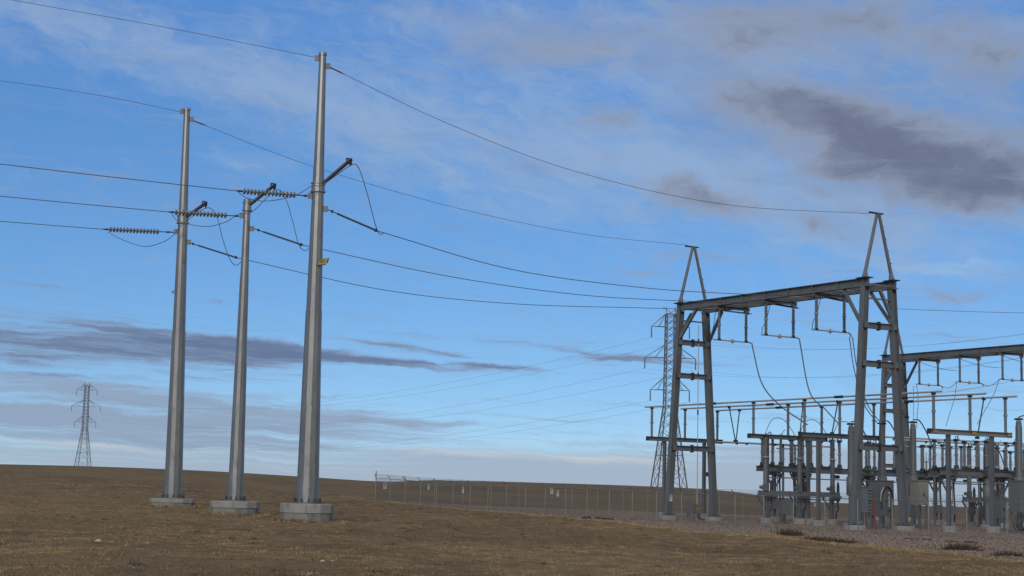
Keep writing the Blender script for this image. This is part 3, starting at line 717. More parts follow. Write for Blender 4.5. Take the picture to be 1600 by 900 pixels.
# ------------------------------------------------------------------ live tank breakers (three columns each)
def breaker(o, label, n=3, gap=3.55, zf=2.55, ztop=6.8):
    """o: ground point of the first pole; poles along V"""
    g = T(o.x, o.y); B = Vector((o.x, o.y, g)); t = thing('circuit_breaker', label, 'circuit breaker', B)
    q = mb(); q.box(B+V*(gap*(n-1)/2)+W*(zf-.16), .5, gap*(n-1)+1.2, .38); q.build('operating_beam', M['steel'], t)
    q = mb(); q.bar(B+V*-.4+W*(zf-.55)+U*.3, B+V*(gap*(n-1)+.4)+W*(zf-.62)+U*.3, .09, .09); q.build('linkage_rod', M['dark'], t)
    for s in (.15, gap*(n-1)*.5, gap*(n-1)-.1):
        c = B+V*s; column(t, c, g+zf-.36, .28)
        for sg in (-1, 1):
            e = c+V*(sg*1.05)+W*(zf-.3); q = mb(); q.bar(c+V*(sg*.2)+W*(zf-1.35), e, .12, .12); q.build('knee_brace', M['steel'], t)
    for i in range(n):
        c = B+V*(gap*i); col_ = mb(); l = ztop-zf; m_ = 14
        pr = [(0,.24),(.15,.24)]
        def unit(z0, z1, r):
            p = []; w = (z1-z0)/m_
            for k in range(m_): p += [(z0+w*(k+.1),r),(z0+w*(k+.45),r*1.3),(z0+w*(k+.55),r*1.3),(z0+w*(k+.9),r)]
            return p
        pr += unit(.17, l*.57, .17)+[(l*.575,.2),(l*.64,.2)]+unit(l*.645, l-.1, .15)+[(l-.09,.17),(l,.15)]
        col_.lathe(c+W*(zf+.03), c+W*(zf+.03+l), pr, 14); pole = col_.build('interrupter_column', M['porcelain'], t)
        q = mb(); q.ring(c+W*(zf+l*.63)-V*.0, W, .27, .045, 18, 6); q.box(c+W*(zf+l*.63), .5, .12, .1); q.build('grading_ring', M['alu'], pole)
        q = mb(); q.box(c+W*(zf+l+.06), .3, .5, .06); q.lathe(c+W*(zf+l+.09), c+W*(zf+l+.4), [(0,.06),(.3,.05)], 8); q.build('terminal_pad', M['dark'], pole)
        q = mb(); q.box(c+W*(zf+.28)+U*.25-V*.25, .34, .3, .5); q.lathe(c+W*(zf+.3)-V*.55, c+W*(zf+.3)-V*.25, [(0,.14),(.3,.14)], 12); q.build('drive_gear', M['box'], t)
        q = mb(); q.box(c+W*(zf-.5)-U*.1+V*.45, .4, .5, .34); q.lathe(c+W*(zf+.0)+V*.6, c+W*(zf+.9)+V*.6, [(0,.12),(.6,.12),(.9,.05)], 10); q.build('damper', M['dark'], t)
        q = mb(); q.tube(crv([c+V*.5+W*(zf-.4), c+V*.62+W*(zf-1.3), c+V*.4+W*.9, c+V*.45], 6), .075, 8); q.build('cable_riser', M['dark'], t)
    q = mb(); q.box(B+V*(gap*.45)+U*.42+W*(zf-1.25), .6, .8, 1.1); cb = q.build('mechanism_box', M['box'], t)
    q = mb(); q.tube(crv([B+V*(gap*.45)+U*.5+W*(zf-1.8), B+V*(gap*.42)+U*.6+W*(zf-2.2), B+V*(gap*.4)+U*.6+W*.02], 6), .06, 8); q.build('conduit', M['dark'], t)
    return t
brA = breaker(col(1196, 133, 815), 'three column breaker with pale grading rings left of the big frame right leg')
brB = breaker(col(1515, 146, 810), 'three column breaker with grading rings at the right image edge')
# jumper arcs over breaker A
oA = col(1196, 133, 815); gA = T(oA)
for i in range(3):
    p = Vector((oA.x, oA.y, gA+7.25))+V*(3.55*i); e = p+U*1.4+V*2.0-W*.55
    wire('jumper_cable', f'thin arc of cable rising from the {ph[i]} breaker column', 'cable', crv([p, p+U*.3+V*.45+W*1.0, p+U*.8+V*1.2+W*.95, e+W*.1, e+V*.55-W*.75], 8), .028, M['cable'], 'jumper arcs over the left breaker')
    wire('jumper_cable', f'dark lower jumper behind the {ph[i]} breaker column', 'cable', crv([p-W*.15+V*.2, p+V*.9-W*.0-U*.5, p+V*1.7-W*.5-U*1.2, p+V*2.2-W*1.3-U*1.6], 8), .04, M['cable'], 'lower jumpers behind the left breaker')

# ------------------------------------------------------------------ disconnect switch decks along V
def switch_deck(o, label, n=3, gap=3.5, zd=4.5, lead=1.2, blade_open=False):
    g = T(o.x, o.y); B = Vector((o.x, o.y, g)); t = thing('disconnect_switch', label, 'disconnect switch', B)
    Lv = gap*(n-1)+2*lead
    for su in (-.55, .55):
        q = mb(); q.ibeam(B-V*lead+U*su+W*zd, B+V*(Lv-lead)+U*su+W*zd, .28, .46, W, .03, .025); q.build('deck_beam', M['steel'], t)
    for s in (.3, Lv-2*lead-.3):
        c = B+V*s; column(t, c, g+zd-.54, .27)
        q = mb(); q.ibeam(c-U*.9+W*(zd-.39), c+U*.9+W*(zd-.39), .24, .3, W, .03, .025); q.build('cap_beam', M['steel'], t)
        for sg in (-1, 1):
            q = mb(); q.bar(c+V*(sg*.2)+W*(zd-1.5), c+V*(sg*1.0)+W*(zd-.3), .11, .11); q.build('knee_brace', M['steel'], t)
    q = mb(); q.lathe(B-V*(lead-.2)+W*(zd-.75)+U*.5, B+V*(Lv-lead-.2)+W*(zd-.75)+U*.5, [(0,.05),(Lv-.4,.05)], 8); q.build('gang_rod', M['steel_light'], t)
    q = mb(); q.box(B+V*(.3)+U*.42+W*1.45, .4, .5, .7); q.build('motor_box', M['box'], t)
    for i in range(n):
        c = B+V*(gap*i+.55); q = mb(); q.box(c+U*.2+W*(zd-.5), .36, .45, .3); q.build('gear_box', M['dark'], t)
        q = mb(); q.box(B+V*(gap*i-.5)+W*(zd+.32), 1.5, .2, .16); q.build('interlock_box', M['dark'], t)
    for s in (.9, Lv-2*lead-.9):
        c = B+V*s; q = mb(); q.tube(crv([c+W*(zd-.4), c+W*(zd-1.6)+U*.05, c+V*.12+W*1.2, c+V*.05+W*.0], 6), .07, 8); q.build('cable_riser', M['dark'], t)
    q = mb(); q.tube([B+V*.3+U*.45+W*1.9, B+V*.3+U*.45+W*(zd-.2)], .04, 8); q.build('drive_pipe', M['steel_light'], t)
    for i in range(n):
        c = B+V*(gap*i)+W*(zd+.18)
        q = mb(); q.box(c+W*.08, 2.9, .26, .15); q.build('switch_base', M['steel'], t)
        for su in (-1.2, .15, 1.2):
            bus_post(t, c+U*su+W*.16, 2.2, .095)
            q = mb(); q.lathe(c+U*su+W*.16, c+U*su+W*.42, [(0,.2),(.2,.2),(.25,.12)], 10); q.build('bearing', M['dark'], t)
        q = mb(); q.tube([c-U*1.5+W*2.46, c+U*.2+W*2.46], .05, 8); q.tube([c+U*.2+W*2.46, c+U*1.6+W*2.46], .045, 8); bl = q.build('switch_blade', M['alu'], t)
        for su in (-1.2, .15, 1.2):
            q = mb(); q.box(c+U*su+W*2.43, .34, .28, .21); q.build('blade_jaw', M['dark'], bl)
        q = mb(); q.ring(c+U*1.25+W*2.58, U, .18, .03, 12, 6); q.build('contact_ring', M['dark'], bl)
        q = mb(); q.tube(crv([c+U*1.3+W*2.5, c+U*1.45+W*2.85, c+U*1.7+W*3.1], 5), .025, 6); q.build('arcing_horn', M['dark'], bl)
switch_deck(col(1250, 146, 803), 'grey disconnect switch deck behind the left breaker')
switch_deck(col(1352, 152, 804), 'grey disconnect switch deck behind the big frame right leg')
switch_deck(col(1458, 151, 808), 'grey disconnect switch deck seen right of the beige cabinet')
switch_deck(col(1205, 143, 806), 'low pair of switches on a deck just right of the left breaker first column', 2, 3.4)
switch_deck(col(1478, 137, 813), 'nearest disconnect switch deck, crossing behind the nearest bus stand')
switch_deck(col(1556, 163, 806), 'farthest disconnect switch deck near the right image edge')
# pipe bus along V at switch level
for k, (a, b, da, rr, nm) in enumerate([((1112,690),(1300,698),147,.085,'left low'),((1330,680),(1640,689),141,.075,'upper of the right pair'),((1395,687),(1640,696),139,.075,'lower of the right pair'),((1196,693),(1250,694),150,.05,'short left'),((1405,697),(1640,704),156,.05,'lowest and thinnest at right')]):
    p = P(*a, da); Lx = 0
    # run along V until the far column
    for s in range(1, 400):
        v = CM.transposed() @ (p+V*(s*.1)-Vector((0,0,EYE)))
        if v.x/-v.z*F+800 > b[0]: break
    e = p+V*(s*.1)
    t = thing('low_bus_tube', f'pale low tubular busbar, {nm}', 'busbar', p, 'low bus tubes')
    q = mb(); q.tube([p, e], rr, 10); q.build('tube', M['alu'], t)
    q = mb()
    for f in (.2, .28, .5, .72, .8): q.box(p.lerp(e, f)-W*.06, .16, .16, .2)
    q.build('clamp', M['dark'], t)
    if k < 3:
        for f in (.58, .68) if k == 0 else (.25, .62, .86):
            c = p.lerp(e, f); g = T(c.x, c.y)
            q = mb(); q.tube([(c.x,c.y,g), (c.x,c.y,c.z-2.4)], .11, 10); q.build('support_pipe', M['steel'], t)
            bus_post(t, Vector((c.x,c.y,c.z-2.4)), 2.3, .08)
            if k == 0: q = mb(); q.bar(c-V*.75-W*.35, c+V*.75-W*.35, .1, .1); q.build('cross_arm', M['steel_light'], t)

# ------------------------------------------------------------------ instrument transformers: tall tapered columns
def cvt(px, d, py, ytop, label, r=.26):
    o = col(px, d, py); g = T(o); zt = P(px, ytop, d).z; B = Vector((o.x, o.y, g))
    t = thing('instrument_transformer', label, 'transformer', B, 'tall tapered instrument transformers')
    zf = footing(t, B, .6, .3)
    H = zt-g; q = mb(); q.lathe((B.x,B.y,zf+.02), (B.x,B.y,g+H*.46), [(0,.2),(H*.46-zf+g-.02,.2)], 12); q.build('support_pipe', M['steel'], t)
    q = mb(); q.lathe((B.x,B.y,g+H*.3), (B.x,B.y,g+H*.48), [(0,.3),(.05,.36),(H*.18-.05,.36),(H*.18,.3)], 16); q.build('tank', M['box'], t)
    l = H*.5; n = 36; pr = [(0,r)]; w = (l-.25)/n
    for i in range(n):
        rr = r*(1-.1*i/n) if i < n-2 else r*.8
        pr += [(w*(i+.1),rr*.98),(w*(i+.45),rr*1.08),(w*(i+.55),rr*1.08),(w*(i+.9),rr*.98)]
    pr += [(l-.25,r*.7),(l-.08,r*.7)]
    q = mb(); q.lathe((B.x,B.y,g+H*.48), (B.x,B.y,g+H*.98), pr, 16); c = q.build('insulator_column', M['porcelain'], t)
    q = mb(); q.lathe((B.x,B.y,g+H*.975), (B.x,B.y,g+H), [(0,r*.8),(.02,r*1.25),(.12,r*1.25),(.16,r*.5)], 16); q.build('cap', M['dark'], c)
    return Vector((B.x, B.y, g+H))
tops = [cvt(1330, 128, 815, 660, 'grey tapered transformer column half hidden by the big frame right leg'), cvt(1379, 130, 816, 659, 'grey tapered transformer column inside the big frame right leg'),
        cvt(1543, 139, 814, 688, 'short thick transformer column between the nearest bus stand columns', .3),
        cvt(1427.5, 132, 816, 657, 'grey tapered transformer column just right of the big frame right leg'), cvt(1594, 124, 824, 652, 'grey tapered transformer column at the right image edge')]
for i, p in enumerate(tops):
    nm = ('half hidden', 'inside leg', 'short thick', 'free standing', 'right edge')[i]
    pts = [p+W*.05, p+V*.7+W*.02, p+V*1.5-W*.9, p+V*2.1-W*2.0] if i < 4 else [p, p+V*.6+W*.15, p+V*1.3+W*.1]
    wire('jumper_cable', f'heavy jumper bending down from the {nm} transformer column', 'cable', crv(pts, 8), .05, M['cable'], 'jumpers from the transformer columns')
wire('dropper_cable', 'thin vertical wire above the free standing transformer column', 'cable', [P(1427.5,657,132), P(1427.5,603,132.6)], .02, M['cable'])
# far lightning mast style T post
for px, yt, d, lab in ((1448, 706, 168, 'slim far steel mast behind the beige cabinet'),):
    o = col(px, d, 800); g = T(o); z = P(px, yt, d).z; t = thing('slim_mast', lab, 'mast', (o.x,o.y,g))
    q = mb(); q.lathe((o.x,o.y,g), (o.x,o.y,z), [(0,.13),(z-g-.9,.09),(z-g-.88,.03),(z-g,.02)], 8); q.build('mast_shaft', M['steel'], t)
    q = mb(); q.bar(Vector((o.x,o.y,z-1.0))-V*.6, Vector((o.x,o.y,z-1.0))+V*.6, .08, .08); q.build('cross_arm', M['steel_light'], t)

# ------------------------------------------------------------------ cabinets and boxes
def box_px(name, label, cat, x0, x1, y0, y1, d, depth, mat, legs=True):
    a = P(x0, y1, d); b = P(x1, y0, d); c = (a+b)/2; w = (b.x-a.x)/.95; h = b.z-a.z; g = T(c.x, c.y)
    t = thing(name, label, cat, (c.x, c.y, g)); ax = (V, -U, W)
    q = mb(); q.box(c, w*.85, depth, h, ax); body = q.build('cabinet_body', mat, t)
    q = mb(); q.box(c+W*(h/2+.03), w*.85+.12, depth+.12, .06, ax); q.build('cabinet_roof', mat, t)
    for sg in (-1, 1):
        q = mb(); q.box(c+U*(depth/2+.013)+V*(sg*w*.205), w*.385, .02, h*.9, ax); dr = q.build('cabinet_door', mat, t)
        q = mb(); q.box(c+U*(depth/2+.04)+V*(sg*w*.06)-W*(h*.05), .03, .05, .2, ax); q.build('handle', M['dark'], dr)
    if legs:
        for sg in (-1, 1):
            for s2 in (-1, 1):
                e = c+V*(sg*w*.33)+U*(s2*depth*.35); q = mb(); q.bar(Vector((e.x,e.y,g)), Vector((e.x,e.y,a.z)), .1, .1); q.build('leg', M['steel'], t)
    return t, c, w, h
box_px('control_cabinet', 'beige grey control cabinet on legs right of the big frame', 'cabinet', 1424.5, 1448.5, 752, 789, 128, .9, M['cabinet'])
t, c, w, h = box_px('breaker_cabinet', 'wide grey breaker cabinet between the legs of the big frame', 'cabinet', 1360, 1394, 752, 806, 124, 1.1, M['box'])
q = mb(); f0 = c+U*.62
q.tube(crv([f0-V*.55-W*.75, f0-V*.55+W*.1, f0-V*.2+W*.75, f0+V*.2+W*.8, f0+V*.55+W*.2, f0+V*.5-W*.7, f0+V*.1-W*.9], 8), .06, 8); q.build('conduit_loop', M['dark'], t)
q = mb(); q.box(f0+V*.18-W*.05, .04, .1, 1.1); q.build('gauge_strip', M['white'], t)
q = mb(); q.tube(crv([f0-V*.66-W*.2, f0-V*.62+W*.35, f0-V*.35+W*.8], 6), .05, 8); q.build('pale_conduit', M['alu'], t)
t, c, w, h = box_px('relay_box', 'small louvred box beside the right front leg of the big frame', 'cabinet', 1349, 1359, 762, 800, 121, .6, M['steel_light'])
for k in range(7):
    q = mb(); q.box(c+U*.36+W*(h*(-.4+.13*k)), .05, w*.8, .05); q.build('louvre', M['dark'], t)
# red marker post
o = col(1367.5, 117, 826); g = T(o); t = thing('marker_post', 'leaning red marker post at the foot of the breaker cabinet', 'post', (o.x,o.y,g))
q = mb(); q.tube([(o.x+.05,o.y,g), (o.x-.1,o.y,P(1367,788,117).z)], .06, 8); q.build('post_shaft', M['red'], t)
q = mb(); q.box(Vector((o.x-.1,o.y,P(1367,787,117).z)), .14, .14, .16); q.build('post_cap', M['red'], t)
# big drive wheel/boxes at the right edge
for px, d, y0, y1, x0, x1, lab in ((1590, 122, 752, 800, 1579, 1606, 'large dark equipment cabinet cut by the right image edge'), (1560, 130, 778, 810, 1553, 1567, 'dark grey switch cabinet behind the near fence at right')):
    box_px('equipment_cabinet', lab, 'cabinet', x0, x1, y0, y1, d, 1.0, M['box'])
o = col(1593, 118, 815); g = T(o); t = thing('hose_reel', 'dark cable coil standing low at the right image edge', 'cable coil', (o.x,o.y,g))
for k in range(4):
    q = mb(); q.ring(Vector((o.x,o.y,g+.75+.02*k))+U*(.1*k), U+V*.1*k, .62-.08*k, .04, 20, 6); q.build('cable_turn', M['dark'], t)
q = mb(); q.box(Vector((o.x,o.y,g+.1)), .6, 1.2, .2); q.build('coil_base', M['steel'], t)
# switch operator with yellow label inside the left A-frame
c0 = col(1089, 133, 806); g = T(c0); B = Vector((c0.x, c0.y, g)); t = thing('switch_operator', 'hand operator boxes with yellow label inside the left A-frame leg', 'switch operator', B)
q = mb(); q.tube([B+W*1.2, B+W*15.6], .035, 8); q.build('operating_pipe', M['alu'], t)
for zz in (5.75, 8.6, 11.6, 14.3):
    q = mb(); q.lathe(B+W*(zz-.2), B+W*(zz+.2), [(0,.06),(.4,.06)], 8); q.build('pipe_guide', M['dark'], t)
q = mb(); q.box(B+W*.95, .42, .55, .75); bx = q.build('operator_box', M['box'], t)
q = mb(); q.box(B+W*1.05+U*.22, .02, .4, .3); q.build('warning_label', M['yellow'], bx)
q = mb(); q.box(B+W*1.13+U*.235, .012, .36, .07); q.build('label_band', M['black'], bx)
q = mb(); q.box(B-V*.75+W*1.0-U*.1, .3, .28, 1.4); q.build('heater_box', M['box'], t)
q = mb(); q.tube(crv([B+W*.6+V*.1, B+W*.3+V*.15, B+W*.12+V*.5+U*.3], 6), .06, 8); q.build('conduit', M['dark'], t)
for sg in (-.3, .3): q = mb(); q.bar(B+V*sg, B+V*sg+W*.6, .08, .08); q.build('leg', M['steel'], t)
# wall lamp on the left stand
o = col(1105, 146, 740); z = P(1105, 741, 145).z; t = thing('camera_lamp', 'small dark floodlight on the far bus stand column', 'floodlight', (o.x-.05,o.y-.6,z))
q = mb(); q.lathe(Vector((o.x-.05,o.y-.9,z)), Vector((o.x-.05,o.y-.5,z)), [(0,.2),(.25,.2),(.4,.1)], 12); q.build('lamp_housing', M['dark'], t); q = mb(); q.bar((o.x-.3,o.y-.5,z), (o.x+.1,o.y-.5,z), .1, .1); q.build('lamp_bracket', M['steel'], t)

# ------------------------------------------------------------------ chain-link fence
FH = 2.15
def fence(label, start, dirv, out, L, step, tall_first):
    s3 = Vector((start.x, start.y, 0)); n = int(L/step)+1
    t = thing('chain_link_fence', label, 'fence', (start.x, start.y, T(start)))
    def gp(s):
        p = s3+dirv*s; return Vector((p.x, p.y, T(p.x, p.y)))
    for i in range(n):
        p = gp(i*step); h = FH+.06
        q = mb(); tall = tall_first and i == 0
        if tall: q.lathe(p-W*.2, p+W*2.85, [(0,.055),(3.0,.055),(3.05,.02)], 8)
        else: q.lathe(p-W*.2, p+W*h, [(0,.038),(h+.17,.038),(h+.2,.02)], 8)
        po = q.build('fence_post', M['fence'], t)
        if not tall:
            q = mb(); q.bar(p+W*(h-.05), p+W*(h+.33)+out*.36, .05, .04); q.build('wire_arm', M['fence'], po)
    q = mb(); ss = np.arange(0, L+.01, 1.5)
    q.tube([gp(s)+W*FH for s in ss], .024, 6); q.build('top_rail', M['fence'], t)
    for f in (.25, .6, .95):
        q = mb(); q.tube([gp(s)+W*(FH+.05+.33*f)+out*(.36*f) for s in ss], .007, 4)
        for s in np.arange(.3, L, .35):
            c = gp(s)+W*(FH+.05+.33*f)+out*(.36*f); q.bar(c-W*.03-dirv*.015, c+W*.03+dirv*.015, .008, .008)
        q.build('barbed_wire', M['fence'], t)
    # woven fabric: two families of diagonal wires
    pit = .075; q = mb(); zs = {}
    sv = np.arange(-FH, L, pit); r = .0022
    gz = [T(*(s3+dirv*s).xy) for s in np.arange(0, L+2.2, .5)]
    def gq(s, h):
        p = s3+dirv*s; f = s/.5; i = min(int(max(f,0)), len(gz)-2); return Vector((p.x, p.y, gz[i]+(gz[i+1]-gz[i])*(f-i)+h+.03))
    for s in sv:
        for fam in (0, 1):
            a0, a1 = max(s, 0), min(s+FH, L)
            if a1-a0 < .05: continue
            h0, h1 = (a0-s, a1-s) if fam == 0 else (FH-(a0-s), FH-(a1-s))
            p0, p1 = gq(a0, h0), gq(a1, h1); x, y, d = frame_of(p1-p0)
            vs = []
            for p in (p0, p1): vs += [p+x*r, p-x*r*.5+y*r*.87, p-x*r*.5-y*r*.87]
            q.add(vs, [(0,1,4,3),(1,2,5,4),(2,0,3,5)])
    q.build('chain_link_mesh', M['fence_mesh'], t)
    return gp
gpN = fence('chain link fence along the front of the substation pad, with barbed wire arms', COR, U, -V, 84, 3.05, True)
gpF = fence('chain link fence along the back of the substation, farther away', COR, V, -U, 92, 3.3, False)
def fence_sign(px, py, near, label, w=.32, h=.5):
    gp, dv, ax = (gpN, U, V) if near else (gpF, V, U)
    best = None
    for k in range(0, 1800):
        p = gp(k*.05); v = CM.transposed() @ (p+W*1.4-Vector((0,0,EYE))); xx = v.x/-v.z*F+800
        if best is None or abs(xx-px) < best[0]: best = (abs(xx-px), k*.05)
    p = gp(best[1]); z = P(px, py, p.y).z; nrm = -V if near else U
    c = Vector((p.x, p.y, z))+nrm*.03
    t = thing('fence_sign', label, 'sign', c, 'white warning signs on the fences'); ax3 = (dv, nrm, W)
    q = mb(); q.box(c, w, .006, h, ax3); pl = q.build('sign_plate', M['white'], t)
    q = mb(); q.box(c+nrm*.006+W*(h*.3), w*.84, .004, h*.2, ax3); q.build('red_header', M['red'], pl)
    q = mb(); q.box(c+nrm*.006-W*(h*.02), w*.3, .004, h*.3, ax3); q.box(c+nrm*.006-W*(h*.3), w*.7, .004, h*.05, ax3); q.build('dark_print', M['black'], pl)
for px, py, near, lab in ((601.5,759,False,'white warning sign nearest the fence corner post'),(670,761,True,'white warning sign on the front fence, second from the corner'),(724,766,True,'white warning sign on the front fence, third from the corner'),
    (862,767,False,'white warning sign on the back fence, left of a close pair'),(872,771,True,'white warning sign on the front fence, right of a close pair'),(1049,778,True,'white warning sign in front of the big frame left leg'),
    (1274,787,False,'white warning sign low between the left breaker columns'),(1541.5,798,False,'white warning sign seen below the right switch deck')):
    fence_sign(px, py, near, lab, .3 if near else .36, .48 if near else .6)

# ------------------------------------------------------------------ lattice towers and their lines
def lattice(o, zbase, H, label, rotz=0.0, arms=((.955,3.6),(.765,5.2),(.575,4.0))):
    sx = Vector((math.cos(rotz), math.sin(rotz), 0)); sy = Vector((-math.sin(rotz), math.cos(rotz), 0)); B = Vector((o.x, o.y, zbase))
    t = thing('lattice_tower', label, 'transmission tower', B)
    waist = .46*H; wb, ww, wt = 3.3, 1.15, .95
    def half(z): return wb+(ww-wb)*z/waist if z < waist else ww+(wt-ww)*(z-waist)/(H*.96-waist)
    levels = [0]; z = 0
    while z < H*.955:
        z += max(2*half(z)*(.62 if z < waist else .72), 1.1); levels.append(min(z, H*.96))
    q = mb(); th = H/40*.13
    def cor(z, i): return B+W*z+sx*(half(z)*(1,1,-1,-1)[i])+sy*(half(z)*(1,-1,-1,1)[i])
    for i in range(4):
        q.bar(cor(0,i), cor(waist,i), th*1.6, th*1.6); q.bar(cor(waist,i), cor(H*.96,i), th*1.3, th*1.3)
        j = (i+1) % 4
        for a, b in zip(levels[:-1], levels[1:]):
            q.bar(cor(a,i), cor(b,j), th*.75, th*.75); q.bar(cor(a,j), cor(b,i), th*.75, th*.75)
        for lv in (waist, H*.96, levels[2]): q.bar(cor(lv,i), cor(lv,j), th*.8, th*.8)
    q.build('lattice_body', M['lattice'], t)
    tips = []
    for zf, al in arms:
        for sg in (-1, 1):
            za = H*zf-.105*H+.03*H; root = half(za)
            tip = B+W*(za)+sx*(sg*al); q = mb()
            for s2 in (-1, 1):
                q.bar(B+W*za+sx*(sg*root)+sy*(s2*root), tip, th*.9, th*.9)
                q.bar(B+W*(za+.072*H)+sx*(sg*root)+sy*(s2*root*.9), tip, th*.75, th*.75)
                q.bar(B+W*za+sx*(sg*(root+al)/2)+sy*(s2*root*.45), B+W*(za+.072*H)+sx*(sg*root)+sy*(s2*root*.9), th*.6, th*.6)
            q.build('cross_arm', M['lattice'], t)
            q = mb(); l = .062*H; q.lathe(tip, tip-W*l, [(0,.08),(.1,.13),(l-.2,.13),(l,.08)], 8); q.build('suspension_insulator', M['porcelain'], t)
            tips.append(tip-W*l)
    pk = []
    for sg in (-1, 1):
        for s2, ln in ((-1, .9), (1, 1.6)):
            q = mb(); e = B+W*H+sx*(sg*ln*1.1)
            q.bar(B+W*(H*.95)+sx*(sg*half(H*.95)*(-s2)), e, th*.8, th*.8); q.build('peak_arm', M['lattice'], t)
        pk.append(e)
    return t, tips, pk
oT = col(1045, 358, 765); zT = T(oT)
tw, tipR, pkR = lattice(oT, zT-.2, P(1047, 478, 358).z-zT, 'lattice tower standing behind the left leg of the big frame', R(8), ((.965,4.2),(.795,5.6),(.62,4.3)))
oS = col(129.5, 800, 727); zS = T(oS)
tw2, tipL, pkL = lattice(oS, zS-.5, P(133, 597, 800).z-zS+.4, 'distant lattice tower on the skyline at the left', R(-3), ((.985,5.0),(.8,7.0),(.615,5.2)))
lev = ('top', 'middle', 'bottom')
ly = [(600,618),(600,627),(600,652),(600,660),(600,686),(600,694)]
for k in range(6):
    a, b = tipR[k], tipL[k]; v = 10.5
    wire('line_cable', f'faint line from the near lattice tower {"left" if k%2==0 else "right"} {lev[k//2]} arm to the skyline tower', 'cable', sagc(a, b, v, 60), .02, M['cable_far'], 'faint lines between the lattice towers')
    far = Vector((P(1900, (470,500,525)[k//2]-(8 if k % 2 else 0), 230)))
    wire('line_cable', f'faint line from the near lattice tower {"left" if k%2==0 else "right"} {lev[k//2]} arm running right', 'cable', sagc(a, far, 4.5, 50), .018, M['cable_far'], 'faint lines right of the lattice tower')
wire('shield_wire', 'thin wire leaving the right leg of the big frame toward the right edge', 'cable', sagc(P(1402,482.5,117), P(1800,489,128), .15, 12), .016, M['cable'], 'shield wires')

# ------------------------------------------------------------------ small things on the ground
def shrub(px, py, d, w, h, label, mat, n=260):
    o = col(px, d, py); g = float(Tg(np.array([o.x]), np.array([o.y]))[0]); q = mb(); B = Vector((o.x, o.y, g))
    for k in range(n):
        a = random.uniform(0, 6.28); e = random.uniform(.1, 1.2); l = random.uniform(.4, 1)
        p = B+Vector((random.gauss(0,w*.28), random.gauss(0,.18), 0)); d2 = Vector((math.cos(a)*math.cos(e)*w*.3, math.sin(a)*math.cos(e)*.3, math.sin(e)*h*1.25))*l
        m = p+d2*.55+Vector((random.gauss(0,.03),random.gauss(0,.03),random.gauss(0,.03))); q.tube([p, m, p+d2], [.016,.013,.008], 3, False, False)
    tag(q.build('dead_shrub', mat, None, B), label, 'shrub', 'dead shrubs along the gravel edge')
shrub(1232, 833, 92, 1.3, .42, 'dark dead tumbleweed on the gravel in front of the left breaker', M['twig'], 420)
shrub(1205, 838, 89, .8, .25, 'pale low tangle of dead stalks on the gravel edge below the left breaker', G[0], 200)
shrub(1275, 846, 83, 1.5, .25, 'low brown dead clump on the gravel edge left of the big frame right footing', M['twig'], 380)
shrub(1312, 848, 80, 1.4, .25, 'dark dead clump on the gravel edge below the big frame right footing', M['twig'], 380)
shrub(1500, 856, 73, 1.3, .34, 'dark dead tumbleweed on the gravel below the nearest bus stand', M['twig'], 420)
shrub(1575, 868, 66, 1.0, .25, 'dark dead clump on the gravel edge at the right image edge', M['twig'], 300)
shrub(213, 897, 38, .22, .2, 'small greyish tuft standing at the bottom left of the field', mk('sage', (.17,.15,.115), .95), 50)
def rock(px, py, d, w, h, label, mat):
    o = col(px, d, py); g = float(Tg(np.array([o.x]), np.array([o.y]))[0]); q = mb(); B = Vector((o.x, o.y, g-.02)); vs = []; fs = []; n = 9
    for k, (zz, rr) in enumerate(((0,1),(.45,.95),(.8,.6),(1,.2))):
        for i in range(n): a = 2*math.pi*i/n; r_ = rr*random.uniform(.8,1.15); vs.append(B+Vector((math.cos(a)*w*r_, math.sin(a)*w*.5*r_, zz*h*random.uniform(.85,1.1))))
    for k in range(3):
        for i in range(n): fs.append((k*n+i, k*n+(i+1)%n, k*n+n+(i+1)%n, k*n+n+i))
    fs.append(tuple(3*n+i for i in range(n))); q.add(vs, fs)
    tag(q.build('field_stone', mat, None, B), label, 'stone', 'stones lying in the field')
rock(154, 837, 52, .12, .09, 'pale flat stone in the grass at the left, brightest of all', M['palestone'])
rock(134, 836, 52.5, .06, .05, 'small pale stone just left of the bright flat stone', M['palestone'])
rock(105, 849, 46, .06, .05, 'dark reddish stone in the grass at the far left', M['darkstone'])
rock(497, 853, 52, .12, .09, 'grey rounded stone in the grass below the right pole footing', SM[1])
rock(478, 851, 52, .05, .05, 'small pale stone left of the grey rounded stone', M['palestone'])
rock(504, 888, 40, .08, .06, 'pale stone near the bottom edge below the right pole footing', M['palestone'])
rock(519, 889, 40, .05, .035, 'small pale chip right of the pale stone at the bottom edge', M['palestone'])
rock(489, 885, 41, .13, .07, 'dark lump of earth beside the pale stone at the bottom edge', M['darkstone'])
rock(1524, 877, 60, .06, .06, 'small dark stone below the straw fringe at the right', M['darkstone'])
def log(px0, py0, px1, py1, d, r, label):
    a = col(px0, d, py0); b = col(px1, d-1, py1); g0, g1 = T(a), T(b); q = mb()
    A3, B3 = Vector((a.x,a.y,g0+r)), Vector((b.x,b.y,g1+r))
    pts = [A3.lerp(B3, k/6)+Vector((0,random.gauss(0,.04),random.gauss(0,.015))) for k in range(7)]
    q.tube(pts, [r*random.uniform(.7,1.1) for _ in pts], 8); tag(q.build('old_timber', M['wood'], None, A3), label, 'timber', 'dark timbers on the gravel')
log(911, 809, 922, 810, 122, .1, 'short dark timber on the gravel edge, left of two in line')
log(931, 810, 958, 811.5, 121, .09, 'longer dark timber on the gravel edge left of the big frame')
log(1413, 840, 1455, 841, 92, .05, 'dark stick lying on the gravel in front of the big frame right leg')
log(1477, 844, 1530, 847, 88, .045, 'long thin dark stick on the gravel below the nearest bus stand')

